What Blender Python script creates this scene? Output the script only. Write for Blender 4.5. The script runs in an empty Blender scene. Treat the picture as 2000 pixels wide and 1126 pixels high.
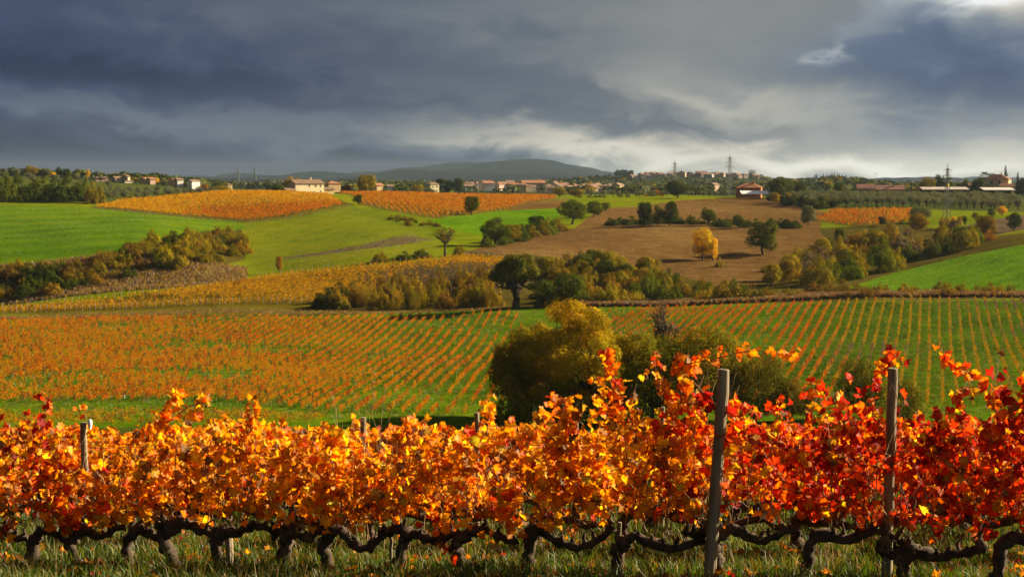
import bpy, math, random
import numpy as np
from mathutils import Vector, Matrix

R_ = math.radians
scn = bpy.context.scene
COL = scn.collection

# ---------------------------------------------------------------- camera
W, H = 2000.0, 1126.0
F = 50.0 / 36.0 * W                       # focal length in photograph pixels
HOR = 355.0                               # image row of eye level
PIT = math.atan((H / 2 - HOR) / F)        # camera looks down by this much
Z0 = 40.0                                 # camera height over the datum
cam_d = bpy.data.cameras.new('camera')
cam_d.lens = 50.0
cam_d.sensor_width = 36.0
cam_d.clip_start = 0.1
cam_d.clip_end = 30000
cam_d.dof.use_dof = True
cam_d.dof.focus_distance = 12.6
cam_d.dof.aperture_fstop = 9.0
cam = bpy.data.objects.new('camera', cam_d)
cam.location = (0, 0, Z0)
cam.rotation_euler = (math.pi / 2 - PIT, 0, 0)
COL.objects.link(cam)
scn.camera = cam

# ---------------------------------------------------------------- light
SUN_AZ = R_(22)      # measured from +X (right of picture) towards +Y (away)
SUN_EL = R_(24)
to_sun = Vector((math.cos(SUN_EL) * math.cos(SUN_AZ), math.cos(SUN_EL) * math.sin(SUN_AZ), math.sin(SUN_EL)))
sd = bpy.data.lights.new('sun', 'SUN')
sd.energy = 5.0
sd.angle = R_(0.6)
sd.color = (1.0, 0.82, 0.56)
sun = bpy.data.objects.new('sun', sd)
sun.rotation_euler = to_sun.to_track_quat('Z', 'Y').to_euler()
COL.objects.link(sun)

scn.view_settings.view_transform = 'Standard'
scn.view_settings.look = 'None'
scn.view_settings.gamma = 1.0
scn.view_settings.exposure = 1.6
scn.cycles.max_bounces = 5
scn.cycles.diffuse_bounces = 4
scn.cycles.glossy_bounces = 1
scn.cycles.transmission_bounces = 3
scn.cycles.transparent_max_bounces = 4
scn.cycles.volume_bounces = 0
scn.cycles.sample_clamp_indirect = 4.0


class NT:
    """small helper round a node tree"""
    def __init__(s, tree):
        s.t = tree
        s.n = tree.nodes
        s.l = tree.links

    def node(s, typ, **kw):
        n = s.n.new(typ)
        for k, v in kw.items():
            setattr(n, k, v)
        return n

    def put(s, sock, v):
        if v is None:
            return
        if isinstance(v, bpy.types.NodeSocket):
            s.l.new(v, sock)
        else:
            sock.default_value = v

    def m(s, op, a, b=None, c=None, clamp=False):
        n = s.node('ShaderNodeMath', operation=op, use_clamp=clamp)
        s.put(n.inputs[0], a)
        s.put(n.inputs[1], b)
        s.put(n.inputs[2], c)
        return n.outputs[0]

    def vm(s, op, a, b=None):
        n = s.node('ShaderNodeVectorMath', operation=op)
        s.put(n.inputs[0], a)
        s.put(n.inputs[1], b)
        return n.outputs[0]

    def mix(s, f, a, b, blend='MIX'):
        n = s.node('ShaderNodeMix', data_type='RGBA', blend_type=blend)
        s.put(n.inputs[0], f)
        s.put(n.inputs[6], a)
        s.put(n.inputs[7], b)
        return n.outputs[2]

    def noise(s, vec, scale, detail=4, rough=0.55, dist=0.0):
        n = s.node('ShaderNodeTexNoise')
        s.put(n.inputs['Vector'], vec)
        n.inputs['Scale'].default_value = scale
        n.inputs['Detail'].default_value = detail
        n.inputs['Roughness'].default_value = rough
        n.inputs['Distortion'].default_value = dist
        return n.outputs['Fac']

    def ramp(s, f, stops, interp='LINEAR'):
        n = s.node('ShaderNodeValToRGB')
        cr = n.color_ramp
        cr.interpolation = interp
        while len(cr.elements) < len(stops):
            cr.elements.new(0.5)
        for e, (p, c) in zip(cr.elements, stops):
            e.position = p
            e.color = (*c[:3], 1)
        s.put(n.inputs[0], f)
        return n.outputs[0]

    def smooth(s, v, lo, hi):
        n = s.node('ShaderNodeMapRange', interpolation_type='SMOOTHSTEP')
        s.put(n.inputs[0], v)
        n.inputs[1].default_value = lo
        n.inputs[2].default_value = hi
        return n.outputs[0]


def lin(r, g, b):
    def f(c):
        c /= 255.0
        return c / 12.92 if c <= 0.04045 else ((c + 0.055) / 1.055) ** 2.4
    return (f(r), f(g), f(b))


# ---------------------------------------------------------------- world: physical sky under a broken storm deck
world = bpy.data.worlds.new('World')
scn.world = world
world.use_nodes = True
w = NT(world.node_tree)
w.n.clear()
SKY_STRENGTH = 0.1
sky = w.node('ShaderNodeTexSky', sky_type='NISHITA')
sky.sun_disc = False
sky.sun_elevation = SUN_EL
sky.sun_rotation = math.pi / 2 - SUN_AZ
sky.air_density = 1.0
sky.dust_density = 1.0
tc = w.node('ShaderNodeTexCoord')
D = tc.outputs['Generated']
sep = w.node('ShaderNodeSeparateXYZ')
w.l.new(D, sep.inputs[0])
dx, dy, dz = sep.outputs
az = w.m('ARCTAN2', dx, dy)                       # 0 straight ahead, + to the right (radians)
el = w.m('ARCSINE', dz)
# cloud space: direction with the vertical stretched, so that decks lie flat
cs = w.vm('MULTIPLY', D, (3.0, 3.0, 12.0))
cb = w.vm('MULTIPLY', D, (6.0, 6.0, 13.0))
n_big = w.noise(cs, 0.8, 3, 0.45, 0.2)
n_mid = w.noise(w.vm('ADD', cs, (7.3, 1.1, 4.0)), 1.9, 4, 0.5, 0.35)
n_fine = w.noise(w.vm('ADD', cb, (2.3, 9.1, 1.0)), 2.6, 6, 0.56, 0.5)
wob = w.m('SUBTRACT', n_mid, 0.5)
wob2 = w.m('SUBTRACT', n_fine, 0.5)
aw = w.m('MULTIPLY_ADD', wob, 0.14, w.m('MULTIPLY_ADD', wob2, 0.12, az))
ew = w.m('MULTIPLY_ADD', wob, 0.026, w.m('MULTIPLY_ADD', wob2, 0.040, el))


def AE(px, py):
    return math.atan((px - 1000) / F), math.atan((HOR - py) / F)


def blob(px, py, rx, ry, slope=0.0, soft=1.0, rough=True):
    """soft bank of cloud centred on a direction; slope tilts it"""
    a0, e0 = AE(px, py)
    da = w.m('SUBTRACT', aw if rough else az, a0)
    de = w.m('SUBTRACT', ew if rough else el, e0)
    if slope:
        de = w.m('MULTIPLY_ADD', da, slope, de)
    u = w.m('DIVIDE', da, rx / F)
    v = w.m('DIVIDE', de, ry / F)
    q = w.m('ADD', w.m('MULTIPLY', u, u), w.m('MULTIPLY', v, v))
    return w.m('EXPONENT', w.m('MULTIPLY', q, -soft))


def sky_sum(base, terms):
    v = base
    for b, k in terms:
        v = w.m('MULTIPLY_ADD', b, k, v)
    return v


# brightness of the deck (0 dark slate .. 1 sunlit cloud)
sunward = w.smooth(az, -0.40, 0.34)
val = w.m('MULTIPLY_ADD', sunward, 0.34, 0.075)
val = w.m('MULTIPLY_ADD', w.m('SUBTRACT', n_big, 0.5), 0.10, val)
val = w.m('MULTIPLY_ADD', wob, 0.13, val)
val = w.m('MULTIPLY_ADD', wob2, 0.17, val)
val = sky_sum(val, [
    (blob(230, 225, 520, 28, 0.12, 1.0), 0.16),      # pale streak over the left hills
    (blob(860, 258, 420, 22, 0.07), 0.13),
    (blob(830, 328, 330, 24, 0.0), -0.19),
    (blob(760, 165, 380, 22, 0.12), 0.05),
    (blob(900, 205, 340, 12, 0.08), 0.04),
    (blob(190, 140, 440, 44, 0.08), -0.13),
    (blob(400, 328, 600, 40, 0.03), -0.17),     # rain curtain
    (blob(700, 20, 620, 46, 0.0), 0.08),
    (blob(1150, 297, 250, 34, 0.14), 0.28),     # light behind the mountain
    (blob(1250, 335, 70, 16, -0.2), 0.26),
    (blob(1660, 318, 470, 28, 0.05), 0.44),     # bright gap low on the right
    (blob(1990, 290, 200, 40, 0.0), 0.22),
    (blob(1430, 200, 250, 52, 0.24), 0.22),
    (blob(1480, 270, 420, 16, 0.09), -0.08),
    (blob(1330, 60, 300, 70, 0.0), 0.06),
    (blob(1640, 60, 40, 60, 0.0), 0.07),
    (blob(1870, 180, 220, 70, 0.12), -0.20),
    (blob(1760, 70, 130, 60, 0.0), -0.10),
    (blob(1652, 112, 24, 15, 0.0), 0.20),
    (blob(1960, 2, 190, 38, -0.14, 1.3), 0.95),
])
cold = sky_sum(0.0, [(blob(1890, 150, 260, 110), 1.0), (blob(60, 130, 560, 150), 0.6), (blob(1720, 50, 120, 90), 0.6), (blob(400, 325, 700, 40), 0.25)])
deck = w.ramp(val, [(0.0, lin(42, 52, 76)), (0.14, lin(64, 75, 98)), (0.30, lin(100, 108, 119)),
                    (0.50, lin(150, 151, 148)), (0.72, lin(202, 196, 182)), (1.0, lin(244, 240, 232))])
deckc = w.mix(w.m('MULTIPLY', cold, 0.75, clamp=True), deck, w.mix(1.0, deck, (0.80, 1.0, 1.34, 1), 'MULTIPLY'))
EXPO = 2.0 ** scn.view_settings.exposure
deckc = w.vm('MULTIPLY', deckc, (1.0 / (SKY_STRENGTH * EXPO),) * 3)
# towards the sun, out of the picture, the deck breaks and blue sky shows
dots = w.node('ShaderNodeVectorMath', operation='DOT_PRODUCT')
w.l.new(D, dots.inputs[0])
dots.inputs[1].default_value = to_sun
gap = w.m('MULTIPLY', w.smooth(dots.outputs['Value'], 0.86, 0.97), w.smooth(n_big, 0.42, 0.62), clamp=True)
skyc = w.mix(gap, deckc, sky.outputs[0])
bg = w.node('ShaderNodeBackground')
w.l.new(skyc, bg.inputs[0])
bg.inputs[1].default_value = SKY_STRENGTH
world.cycles.sampling_method = 'MANUAL'
world.cycles.sample_map_resolution = 256
wo = w.node('ShaderNodeOutputWorld')
w.l.new(bg.outputs[0], wo.inputs[0])


# ---------------------------------------------------------------- terrain function
def pchip(x, y, xi):
    """monotone cubic interpolation"""
    x, y = np.asarray(x, float), np.asarray(y, float)
    if len(x) == 1:
        return np.full(np.shape(xi), y[0])
    h = np.diff(x)
    dl = np.diff(y) / h
    m = np.zeros_like(x)
    for k in range(1, len(x) - 1):
        if dl[k - 1] * dl[k] > 0:
            w1, w2 = 2 * h[k] + h[k - 1], h[k] + 2 * h[k - 1]
            m[k] = (w1 + w2) / (w1 / dl[k - 1] + w2 / dl[k])
    m[0], m[-1] = dl[0], dl[-1]
    xi = np.clip(xi, x[0], x[-1])
    k = np.clip(np.searchsorted(x, xi) - 1, 0, len(h) - 1)
    t = (xi - x[k]) / h[k]
    h00 = (1 + 2 * t) * (1 - t) ** 2
    h10 = t * (1 - t) ** 2
    h01 = t * t * (3 - 2 * t)
    h11 = t * t * (t - 1)
    return h00 * y[k] + h10 * h[k] * m[k] + h01 * y[k + 1] + h11 * h[k] * m[k + 1]


def SL(py):
    """vertical slope of the sight line through an image row"""
    yv = (H / 2 - np.asarray(py, float)) / F
    return (-math.sin(PIT) + yv * math.cos(PIT)) / (math.cos(PIT) + yv * math.sin(PIT))


NEAR = [(1.5, -1.9), (6, -2.56), (12.4, -3.54), (15, -3.98), (20, -4.84), (30, -6.6), (45, -9.4), (60, -12.4),
        (100, -20.4), (150, -28.8), (185, -33.4)]
MID = {   # bearing column: (distance, sight-line row) of the ground
    -900: [(215, 805), (260, 740), (310, 690), (370, 640), (410, 618), (440, 600), (475, 535), (560, 470), (680, 412), (760, 396), (950, 356), (1100, 348)],
    -300: [(215, 805), (255, 745), (305, 690), (370, 630), (405, 610), (430, 598), (460, 524), (540, 460), (650, 405), (730, 392), (950, 352), (1100, 344)],
    0: [(215, 805), (250, 747), (300, 690), (370, 624), (395, 608), (425, 594), (455, 518), (530, 456), (640, 401), (720, 388), (950, 352), (1100, 344)],
    250: [(215, 804), (250, 747), (300, 690), (370, 623), (395, 603), (425, 574), (437, 562), (472, 488), (540, 445), (620, 412), (700, 391), (760, 388), (950, 372), (1100, 356)],
    500: [(215, 803), (250, 746), (300, 690), (370, 618), (395, 597), (430, 560), (448, 540), (475, 522), (520, 490), (605, 431), (715, 377), (750, 375), (900, 384), (1100, 380)],
    750: [(215, 803), (250, 746), (300, 688), (370, 612), (385, 604), (410, 577), (445, 524), (458, 509), (500, 482), (560, 453), (640, 412), (720, 390), (800, 379.5), (860, 380), (1000, 385), (1100, 382)],
    1000: [(215, 803), (250, 745), (300, 685), (370, 603), (385, 594), (410, 566), (448, 513), (465, 503), (500, 487), (560, 464), (640, 425), (720, 402), (800, 387), (860, 383), (1000, 383), (1100, 380)],
    1250: [(215, 801), (250, 742), (300, 680), (368, 598), (385, 589), (420, 557), (470, 517), (530, 476), (605, 437), (660, 418), (760, 396), (850, 385), (950, 383), (1100, 380)],
    1500: [(215, 799), (250, 738), (300, 673), (368, 592), (388, 582), (430, 552), (480, 514), (540, 473), (600, 444), (670, 420), (740, 399), (800, 387), (850, 384), (1000, 388), (1100, 386)],
    1750: [(215, 797), (250, 735), (300, 668), (366, 587), (390, 576), (425, 546), (455, 522), (500, 496), (590, 446), (680, 412), (740, 401), (860, 387), (920, 384), (1000, 384), (1100, 384)],
    2000: [(215, 795), (250, 732), (300, 664), (366, 583), (388, 573), (425, 522), (458, 480), (475, 471), (560, 446), (640, 424), (720, 408), (850, 390), (920, 386), (1000, 384), (1100, 384)],
    2600: [(215, 792), (250, 728), (300, 660), (366, 578), (388, 565), (425, 500), (458, 440), (480, 428), (560, 415), (640, 405), (720, 398), (850, 388), (920, 385), (1000, 378), (1100, 382)],
}
FAR = {
    -900: [(1300, 346), (1800, 352), (2600, 356), (3500, 357), (5000, 356), (7500, 352), (9500, 356)],
    0: [(1300, 345), (1800, 350), (2600, 356), (3500, 357), (5000, 356), (7500, 350), (9500, 355)],
    300: [(1300, 353), (1800, 356), (2600, 358), (3500, 358), (5000, 357), (7500, 350), (9500, 355)],
    500: [(1300, 373), (1800, 366), (2600, 361), (3500, 358), (5000, 356), (7500, 347), (9500, 353)],
    700: [(1300, 374), (1800, 366), (2600, 361), (3500, 357), (5000, 354), (7500, 340), (9500, 350)],
    850: [(1300, 375), (1800, 366), (2600, 360), (3500, 356), (5000, 352), (7500, 330), (9500, 346)],
    1000: [(1300, 375), (1800, 367), (2600, 360), (3500, 356), (5000, 350), (7500, 315), (9500, 345)],
    1060: [(1300, 375), (1800, 368), (2600, 357), (3500, 356), (5000, 350), (7500, 317), (9500, 345)],
    1130: [(1300, 375), (1800, 367), (2600, 350), (3500, 355), (5000, 352), (7500, 327), (9500, 345)],
    1200: [(1300, 375), (1800, 368), (2600, 346), (3500, 352), (5000, 354), (7500, 346), (9500, 353)],
    1350: [(1300, 376), (1800, 369), (2600, 346), (3500, 351), (5000, 355), (7500, 355), (9500, 356)],
    1470: [(1300, 376), (1800, 369), (2600, 349), (3500, 353), (5000, 355), (7500, 356), (9500, 356)],
    1540: [(1300, 374), (1800, 361), (2600, 362), (3500, 359), (5000, 357), (7500, 356), (9500, 356)],
    1620: [(1300, 372), (1800, 353), (2600, 360), (3500, 359), (5000, 357), (7500, 356), (9500, 356)],
    1680: [(1300, 372), (1800, 357), (2600, 361), (3500, 359), (5000, 357), (7500, 356), (9500, 356)],
    1780: [(1300, 376), (1800, 366), (2600, 364), (3500, 360), (5000, 357), (7500, 356), (9500, 356)],
    2900: [(1300, 384), (1800, 370), (2600, 365), (3500, 360), (5000, 357), (7500, 356), (9500, 356)],
}
LD0, LD1, NLD = math.log(1.5), math.log(9500.0), 900
ld = np.linspace(LD0, LD1, NLD)
dd = np.exp(ld)
UX0, UX1, NUX = -1000.0, 3000.0, 401
ux = np.linspace(UX0, UX1, NUX)
znear = np.array(NEAR)
allk = sorted(set(MID) | set(FAR))
TAB = np.zeros((NUX, NLD))


def col_interp(tab, ld_):
    ks = sorted(tab)
    rows = np.array([pchip([math.log(a) for a, _ in tab[k]], [b for _, b in tab[k]], ld_) for k in ks])
    out = np.zeros((NUX, len(ld_)))
    for j in range(len(ld_)):
        out[:, j] = pchip(ks, rows[:, j], ux)
    return out


Amid = SL(col_interp(MID, ld))
Afar = SL(col_interp(FAR, ld))
zn = pchip(znear[:, 0], znear[:, 1], dd)
TAB = Amid * dd[None, :]
TAB = np.where(dd[None, :] >= 1300, Afar * dd[None, :], TAB)
fb = np.clip((dd - 1100) / 200, 0, 1)[None, :]
seg = (dd > 1100) & (dd < 1300)
a1100 = SL(col_interp(MID, np.array([math.log(1100)])))
a1300 = SL(col_interp(FAR, np.array([math.log(1300)])))
fs = fb * fb * (3 - 2 * fb)
TAB = np.where(seg[None, :], (a1100 * (1 - fs) + a1300 * fs) * dd[None, :], TAB)
# near slope blends into the valley floor between 185 m and 215 m
TAB = np.where(dd[None, :] <= 185, zn[None, :], TAB)
g = np.clip((dd - 185) / 30, 0, 1)
g = g * g * (3 - 2 * g)
z185, z215 = -33.4, (SL(803.0) * 215)
segn = (dd > 185) & (dd < 215)
i215 = int(np.searchsorted(dd, 215))
TAB = np.where(segn[None, :], z185 * (1 - g)[None, :] + TAB[:, i215][:, None] * g[None, :], TAB)


def relief(X, Y):
    k = np.clip((Y - 120) / 120, 0, 1)
    f2 = np.clip((Y - 1500) / 2500, 0, 1)
    s = (np.sin(X * 0.071 + 1.3) * np.sin(Y * 0.053 + 0.4) * 0.28 + np.sin(X * 0.19 + Y * 0.11) * 0.10
         + np.sin(X * 0.033 - Y * 0.027 + 2.0) * 0.35)
    n = np.sin(X * 1.7 + Y * 0.9) * np.sin(Y * 1.3 - X * 0.5) * 0.03
    m = f2 * (1 + 2.2 * np.clip((Y - 4500) / 1500, 0, 1)) * (np.sin(X * 0.006 + 1) * np.sin(Y * 0.004) * 6 + np.sin(X * 0.017 + Y * 0.011) * 3)
    return k * s + (1 - k) * n + m


def TZ(X, Y):
    """terrain height (world) at world X, Y"""
    X, Y = np.asarray(X, float), np.maximum(np.asarray(Y, float), 1.5)
    u = np.clip((1000 + F * X / Y - UX0) / (UX1 - UX0) * (NUX - 1), 0, NUX - 1.001)
    v = np.clip((np.log(Y) - LD0) / (LD1 - LD0) * (NLD - 1), 0, NLD - 1.001)
    i, j = u.astype(int), v.astype(int)
    a, b = u - i, v - j
    z = (TAB[i, j] * (1 - a) * (1 - b) + TAB[i + 1, j] * a * (1 - b) + TAB[i, j + 1] * (1 - a) * b + TAB[i + 1, j + 1] * a * b)
    return z + relief(X, Y) + Z0


def tz(x, y):
    return float(TZ(np.array([x]), np.array([y]))[0])


def ray(px, py):
    """X and Z per metre of depth for an image point"""
    x = (px - 1000) / F
    yv = (H / 2 - py) / F
    q = math.cos(PIT) + yv * math.sin(PIT)
    return x / q, (-math.sin(PIT) + yv * math.cos(PIT)) / q


DS = np.exp(np.linspace(math.log(190), math.log(3400), 1500))


def hit(px, py, dmin=190, dmax=3400):
    """world point where the sight line first meets the ground"""
    sx, sz = ray(px, py)
    ds = DS[(DS >= dmin) & (DS <= dmax)]
    below = Z0 + sz * ds <= TZ(sx * ds, ds)
    if below.any():
        k = int(np.argmax(below))
        d = ds[k]
    else:
        d = ds[int(np.argmin(Z0 + sz * ds - TZ(sx * ds, ds)))]
    return sx * d, float(d), tz(sx * d, d)


def at(px, d):
    """ground point on a bearing at a distance"""
    x = (px - 1000) / F * d
    return x, d, tz(x, d)


def poly_world(pts):
    """outline given by sight lines, dropped onto the ground"""
    out = []
    n = len(pts)
    for k in range(n):
        a, b = pts[k], pts[(k + 1) % n]
        def P(p):
            return at(p[0], p[2])[:2] if len(p) == 3 else hit(*p)[:2]
        if len(a) == 2 and len(b) == 2:
            m = max(1, int(abs(a[0] - b[0]) / 40))
            for i in range(m):
                t = i / m
                out.append(hit(a[0] + (b[0] - a[0]) * t, a[1] + (b[1] - a[1]) * t)[:2])
        else:
            out.append(P(a))
    return np.array(out)


def inside(poly, X, Y):
    X, Y = np.asarray(X), np.asarray(Y)
    c = np.zeros(X.shape, bool)
    n = len(poly)
    for i in range(n):
        x1, y1 = poly[i]
        x2, y2 = poly[(i + 1) % n]
        if y1 == y2:
            continue
        cond = ((y1 > Y) != (y2 > Y)) & (X < (x2 - x1) * (Y - y1) / (y2 - y1) + x1)
        c ^= cond
    return c


# ---------------------------------------------------------------- mesh helpers
def mesh_np(name, V, Fc, tint=None, mat=None, smooth=False):
    V = np.asarray(V, np.float32)
    Fc = np.asarray(Fc, np.int32)
    me = bpy.data.meshes.new(name)
    nf, k = Fc.shape
    me.vertices.add(len(V))
    me.vertices.foreach_set('co', V.ravel())
    me.loops.add(nf * k)
    me.loops.foreach_set('vertex_index', Fc.ravel())
    me.polygons.add(nf)
    me.polygons.foreach_set('loop_start', np.arange(0, nf * k, k, dtype=np.int32))
    me.polygons.foreach_set('loop_total', np.full(nf, k, np.int32))
    if smooth:
        me.polygons.foreach_set('use_smooth', np.ones(nf, bool))
    me.update(calc_edges=True)
    if tint is None:
        tint = np.ones((len(V), 3), np.float32)
    ca = me.color_attributes.new('tint', 'FLOAT_COLOR', 'POINT')
    c4 = np.ones((len(V), 4), np.float32)
    c4[:, :3] = tint
    ca.data.foreach_set('color', c4.ravel())
    if mat:
        me.materials.append(mat)
    return me


def ob(name, me, parent=None, loc=None, rot=None, scale=None, color=None, **props):
    o = bpy.data.objects.new(name, me)
    COL.objects.link(o)
    if parent:
        o.parent = parent
    if loc is not None:
        o.location = loc
    if rot is not None:
        o.rotation_euler = rot
    if scale is not None:
        o.scale = scale if hasattr(scale, '__len__') else (scale,) * 3
    if color is not None:
        o.color = (*color[:3], 1)
    for k, v in props.items():
        if v is not None:
            o[k] = v
    return o


def empty(name, loc, rotz=0, scale=1, **props):
    o = ob(name, None, loc=loc, rot=(0, 0, rotz), scale=scale, **props)
    o.empty_display_size = 0.3
    return o


class Geo:
    """collects pieces of one mesh (triangles or quads kept as quads)"""
    def __init__(s):
        s.V, s.F, s.T, s.n = [], [], [], 0

    def add(s, V, Fc, tint=(1, 1, 1)):
        V = np.asarray(V, float)
        Fc = np.asarray(Fc, int)
        if Fc.shape[1] == 3:
            pass
        s.V.append(V)
        s.F += [tuple(int(i) + s.n for i in f) for f in Fc]
        t = np.asarray(tint, float)
        s.T.append(np.tile(t, (len(V), 1)) if t.ndim == 1 else t)
        s.n += len(V)
        return s

    def box(s, x0, x1, y0, y1, z0, z1, tint=(1, 1, 1)):
        V = [(x, y, z) for x in (x0, x1) for y in (y0, y1) for z in (z0, z1)]
        Fc = [(0, 1, 3, 2), (4, 6, 7, 5), (0, 4, 5, 1), (2, 3, 7, 6), (0, 2, 6, 4), (1, 5, 7, 3)]
        return s.add(V, Fc, tint)

    def tube(s, P, r, sides=7, knob=0.0, rng=None, cap=True, tint=(1, 1, 1)):
        P = np.asarray(P, float)
        n = len(P)
        r = np.broadcast_to(np.asarray(r, float), (n,))
        T = np.gradient(P, axis=0)
        T /= np.linalg.norm(T, axis=1)[:, None] + 1e-9
        ref = np.array([0.0, 0.0, 1.0]) if abs(T[0, 2]) < 0.9 else np.array([1.0, 0, 0])
        V = []
        nrm = np.cross(T[0], ref)
        nrm /= np.linalg.norm(nrm)
        for k in range(n):
            nrm = nrm - T[k] * nrm.dot(T[k])
            nrm /= np.linalg.norm(nrm) + 1e-9
            bn = np.cross(T[k], nrm)
            for j in range(sides):
                a = 2 * math.pi * j / sides
                q = r[k] * (1 + (rng.uniform(-knob, knob) if knob else 0))
                V.append(P[k] + q * (math.cos(a) * nrm + math.sin(a) * bn))
        Fc = []
        for k in range(n - 1):
            for j in range(sides):
                a, b = k * sides + j, k * sides + (j + 1) % sides
                Fc.append((a, b, b + sides, a + sides))
        if cap:
            V.append(P[-1])
            c = len(V) - 1
            for j in range(sides):
                a, b = (n - 1) * sides + j, (n - 1) * sides + (j + 1) % sides
                Fc.append((a, b, c, c))
        Fc = [f for f in Fc]
        s.V.append(np.array(V))
        s.F += [tuple(dict.fromkeys(i + s.n for i in f)) for f in Fc]
        t = np.asarray(tint, float)
        s.T.append(np.tile(t, (len(V), 1)))
        s.n += len(V)
        return s

    def mesh(s, name, mat, smooth=False):
        me = bpy.data.meshes.new(name)
        V = np.concatenate(s.V)
        me.from_pydata(V.tolist(), [], s.F)
        ca = me.color_attributes.new('tint', 'FLOAT_COLOR', 'POINT')
        c4 = np.ones((len(V), 4), np.float32)
        c4[:, :3] = np.concatenate(s.T)
        ca.data.foreach_set('color', c4.ravel())
        if mat:
            me.materials.append(mat)
        if smooth:
            me.polygons.foreach_set('use_smooth', np.ones(len(me.polygons), bool))
        me.update()
        return me


# ---------------------------------------------------------------- materials
def new_mat(name):
    m = bpy.data.materials.new(name)
    m.use_nodes = True
    t = NT(m.node_tree)
    t.n.clear()
    out = t.node('ShaderNodeOutputMaterial')
    return m, t, out


def tint_colour(t):
    oi = t.node('ShaderNodeObjectInfo')
    at_ = t.node('ShaderNodeAttribute', attribute_name='tint')
    return t.mix(1.0, oi.outputs['Color'], at_.outputs['Color'], 'MULTIPLY')


def leaf_material(name, trans=0.4, gloss=0.04, spots=0.0, gain=1.0):
    m, t, out = new_mat(name)
    c = tint_colour(t)
    geo = t.node('ShaderNodeNewGeometry')
    if spots:
        n1 = t.noise(geo.outputs['Position'], 60, 3, 0.6)
        c = t.mix(t.m('MULTIPLY', t.smooth(n1, 0.50, 0.68), spots), c, t.mix(1.0, c, (0.62, 0.22, 0.25, 1), 'MULTIPLY'))
    d = t.node('ShaderNodeBsdfDiffuse')
    tr = t.node('ShaderNodeBsdfTranslucent')
    t.put(d.inputs[0], c)
    ct = t.mix(1.0, c, (1.15 * gain, 1.0 * gain, 0.7 * gain, 1), 'MULTIPLY')
    t.put(tr.inputs[0], ct)
    mx = t.node('ShaderNodeMixShader')
    mx.inputs[0].default_value = trans
    t.l.new(d.outputs[0], mx.inputs[1])
    t.l.new(tr.outputs[0], mx.inputs[2])
    last = mx.outputs[0]
    if gloss:
        gl = t.node('ShaderNodeBsdfGlossy')
        gl.inputs['Roughness'].default_value = 0.55
        gl.inputs[0].default_value = (0.9, 0.9, 0.9, 1)
        m2 = t.node('ShaderNodeMixShader')
        m2.inputs[0].default_value = gloss
        t.l.new(last, m2.inputs[1])
        t.l.new(gl.outputs[0], m2.inputs[2])
        last = m2.outputs[0]
    t.l.new(last, out.inputs[0])
    return m


def solid_material(name, c1, c2, scale, rough=0.9, bump=0.3, stretch=(1, 1, 1), tinted=False, local=True, dist=0.02):
    m, t, out = new_mat(name)
    if local:
        vec = t.node('ShaderNodeTexCoord').outputs['Object']
    else:
        vec = t.node('ShaderNodeNewGeometry').outputs['Position']
    vec = t.vm('MULTIPLY', vec, stretch)
    n1 = t.noise(vec, scale, 6, 0.6)
    n2 = t.noise(vec, scale * 0.23, 3, 0.5)
    f = t.m('MULTIPLY_ADD', n2, 0.6, t.m('MULTIPLY', n1, 0.5))
    c = t.ramp(f, [(0.35, c1), (0.72, c2)])
    if tinted:
        c = t.mix(1.0, c, tint_colour(t), 'MULTIPLY')
    b = t.node('ShaderNodeBsdfPrincipled')
    t.put(b.inputs['Base Color'], c)
    b.inputs['Roughness'].default_value = rough
    b.inputs['Specular IOR Level'].default_value = 0.2
    bm = t.node('ShaderNodeBump')
    bm.inputs['Strength'].default_value = bump
    bm.inputs['Distance'].default_value = dist
    t.put(bm.inputs['Height'], n1)
    t.l.new(bm.outputs[0], b.inputs['Normal'])
    t.l.new(b.outputs[0], out.inputs[0])
    return m


def ground_material(name, cols, big=0.02, mid=0.25, fine=2.5, bump=0.5, dist=0.3, lines=None):
    """cols: three colours; lines=(direction angle, wavelength, weight) for drill or plough lines"""
    m, t, out = new_mat(name)
    p = t.node('ShaderNodeNewGeometry').outputs['Position']
    nb = t.noise(p, big, 4, 0.55, 0.4)
    nm = t.noise(p, mid, 5, 0.6, 0.2)
    nf = t.noise(p, fine, 4, 0.65)
    f = t.m('ADD', t.m('MULTIPLY', nb, 0.38), t.m('ADD', t.m('MULTIPLY', nm, 0.34), t.m('MULTIPLY', nf, 0.28)))
    h = t.m('MULTIPLY_ADD', nf, 0.6, nm)
    if lines:
        a, wl, wt = lines
        rot = t.node('ShaderNodeVectorRotate', rotation_type='Z_AXIS')
        t.put(rot.inputs['Vector'], p)
        rot.inputs['Angle'].default_value = a
        s2 = t.node('ShaderNodeSeparateXYZ')
        t.l.new(rot.outputs[0], s2.inputs[0])
        ph = t.m('MULTIPLY_ADD', t.noise(p, 0.05, 2), 4.0, t.m('MULTIPLY', s2.outputs[0], 2 * math.pi / wl))
        sn = t.m('MULTIPLY', t.m('SINE', ph), wt)
        f = t.m('MULTIPLY_ADD', sn, 0.12, f)
        h = t.m('ADD', h, sn)
    c = t.ramp(f, [(0.39, tuple(v * 0.78 for v in cols[0])), (0.50, tuple(v * 0.82 for v in cols[1])), (0.61, tuple(v * 0.86 for v in cols[2]))])
    b = t.node('ShaderNodeBsdfDiffuse')
    t.put(b.inputs[0], c)
    bm = t.node('ShaderNodeBump')
    bm.inputs['Strength'].default_value = bump
    bm.inputs['Distance'].default_value = dist
    t.put(bm.inputs['Height'], h)
    t.l.new(bm.outputs[0], b.inputs['Normal'])
    t.l.new(b.outputs[0], out.inputs[0])
    return m


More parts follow.
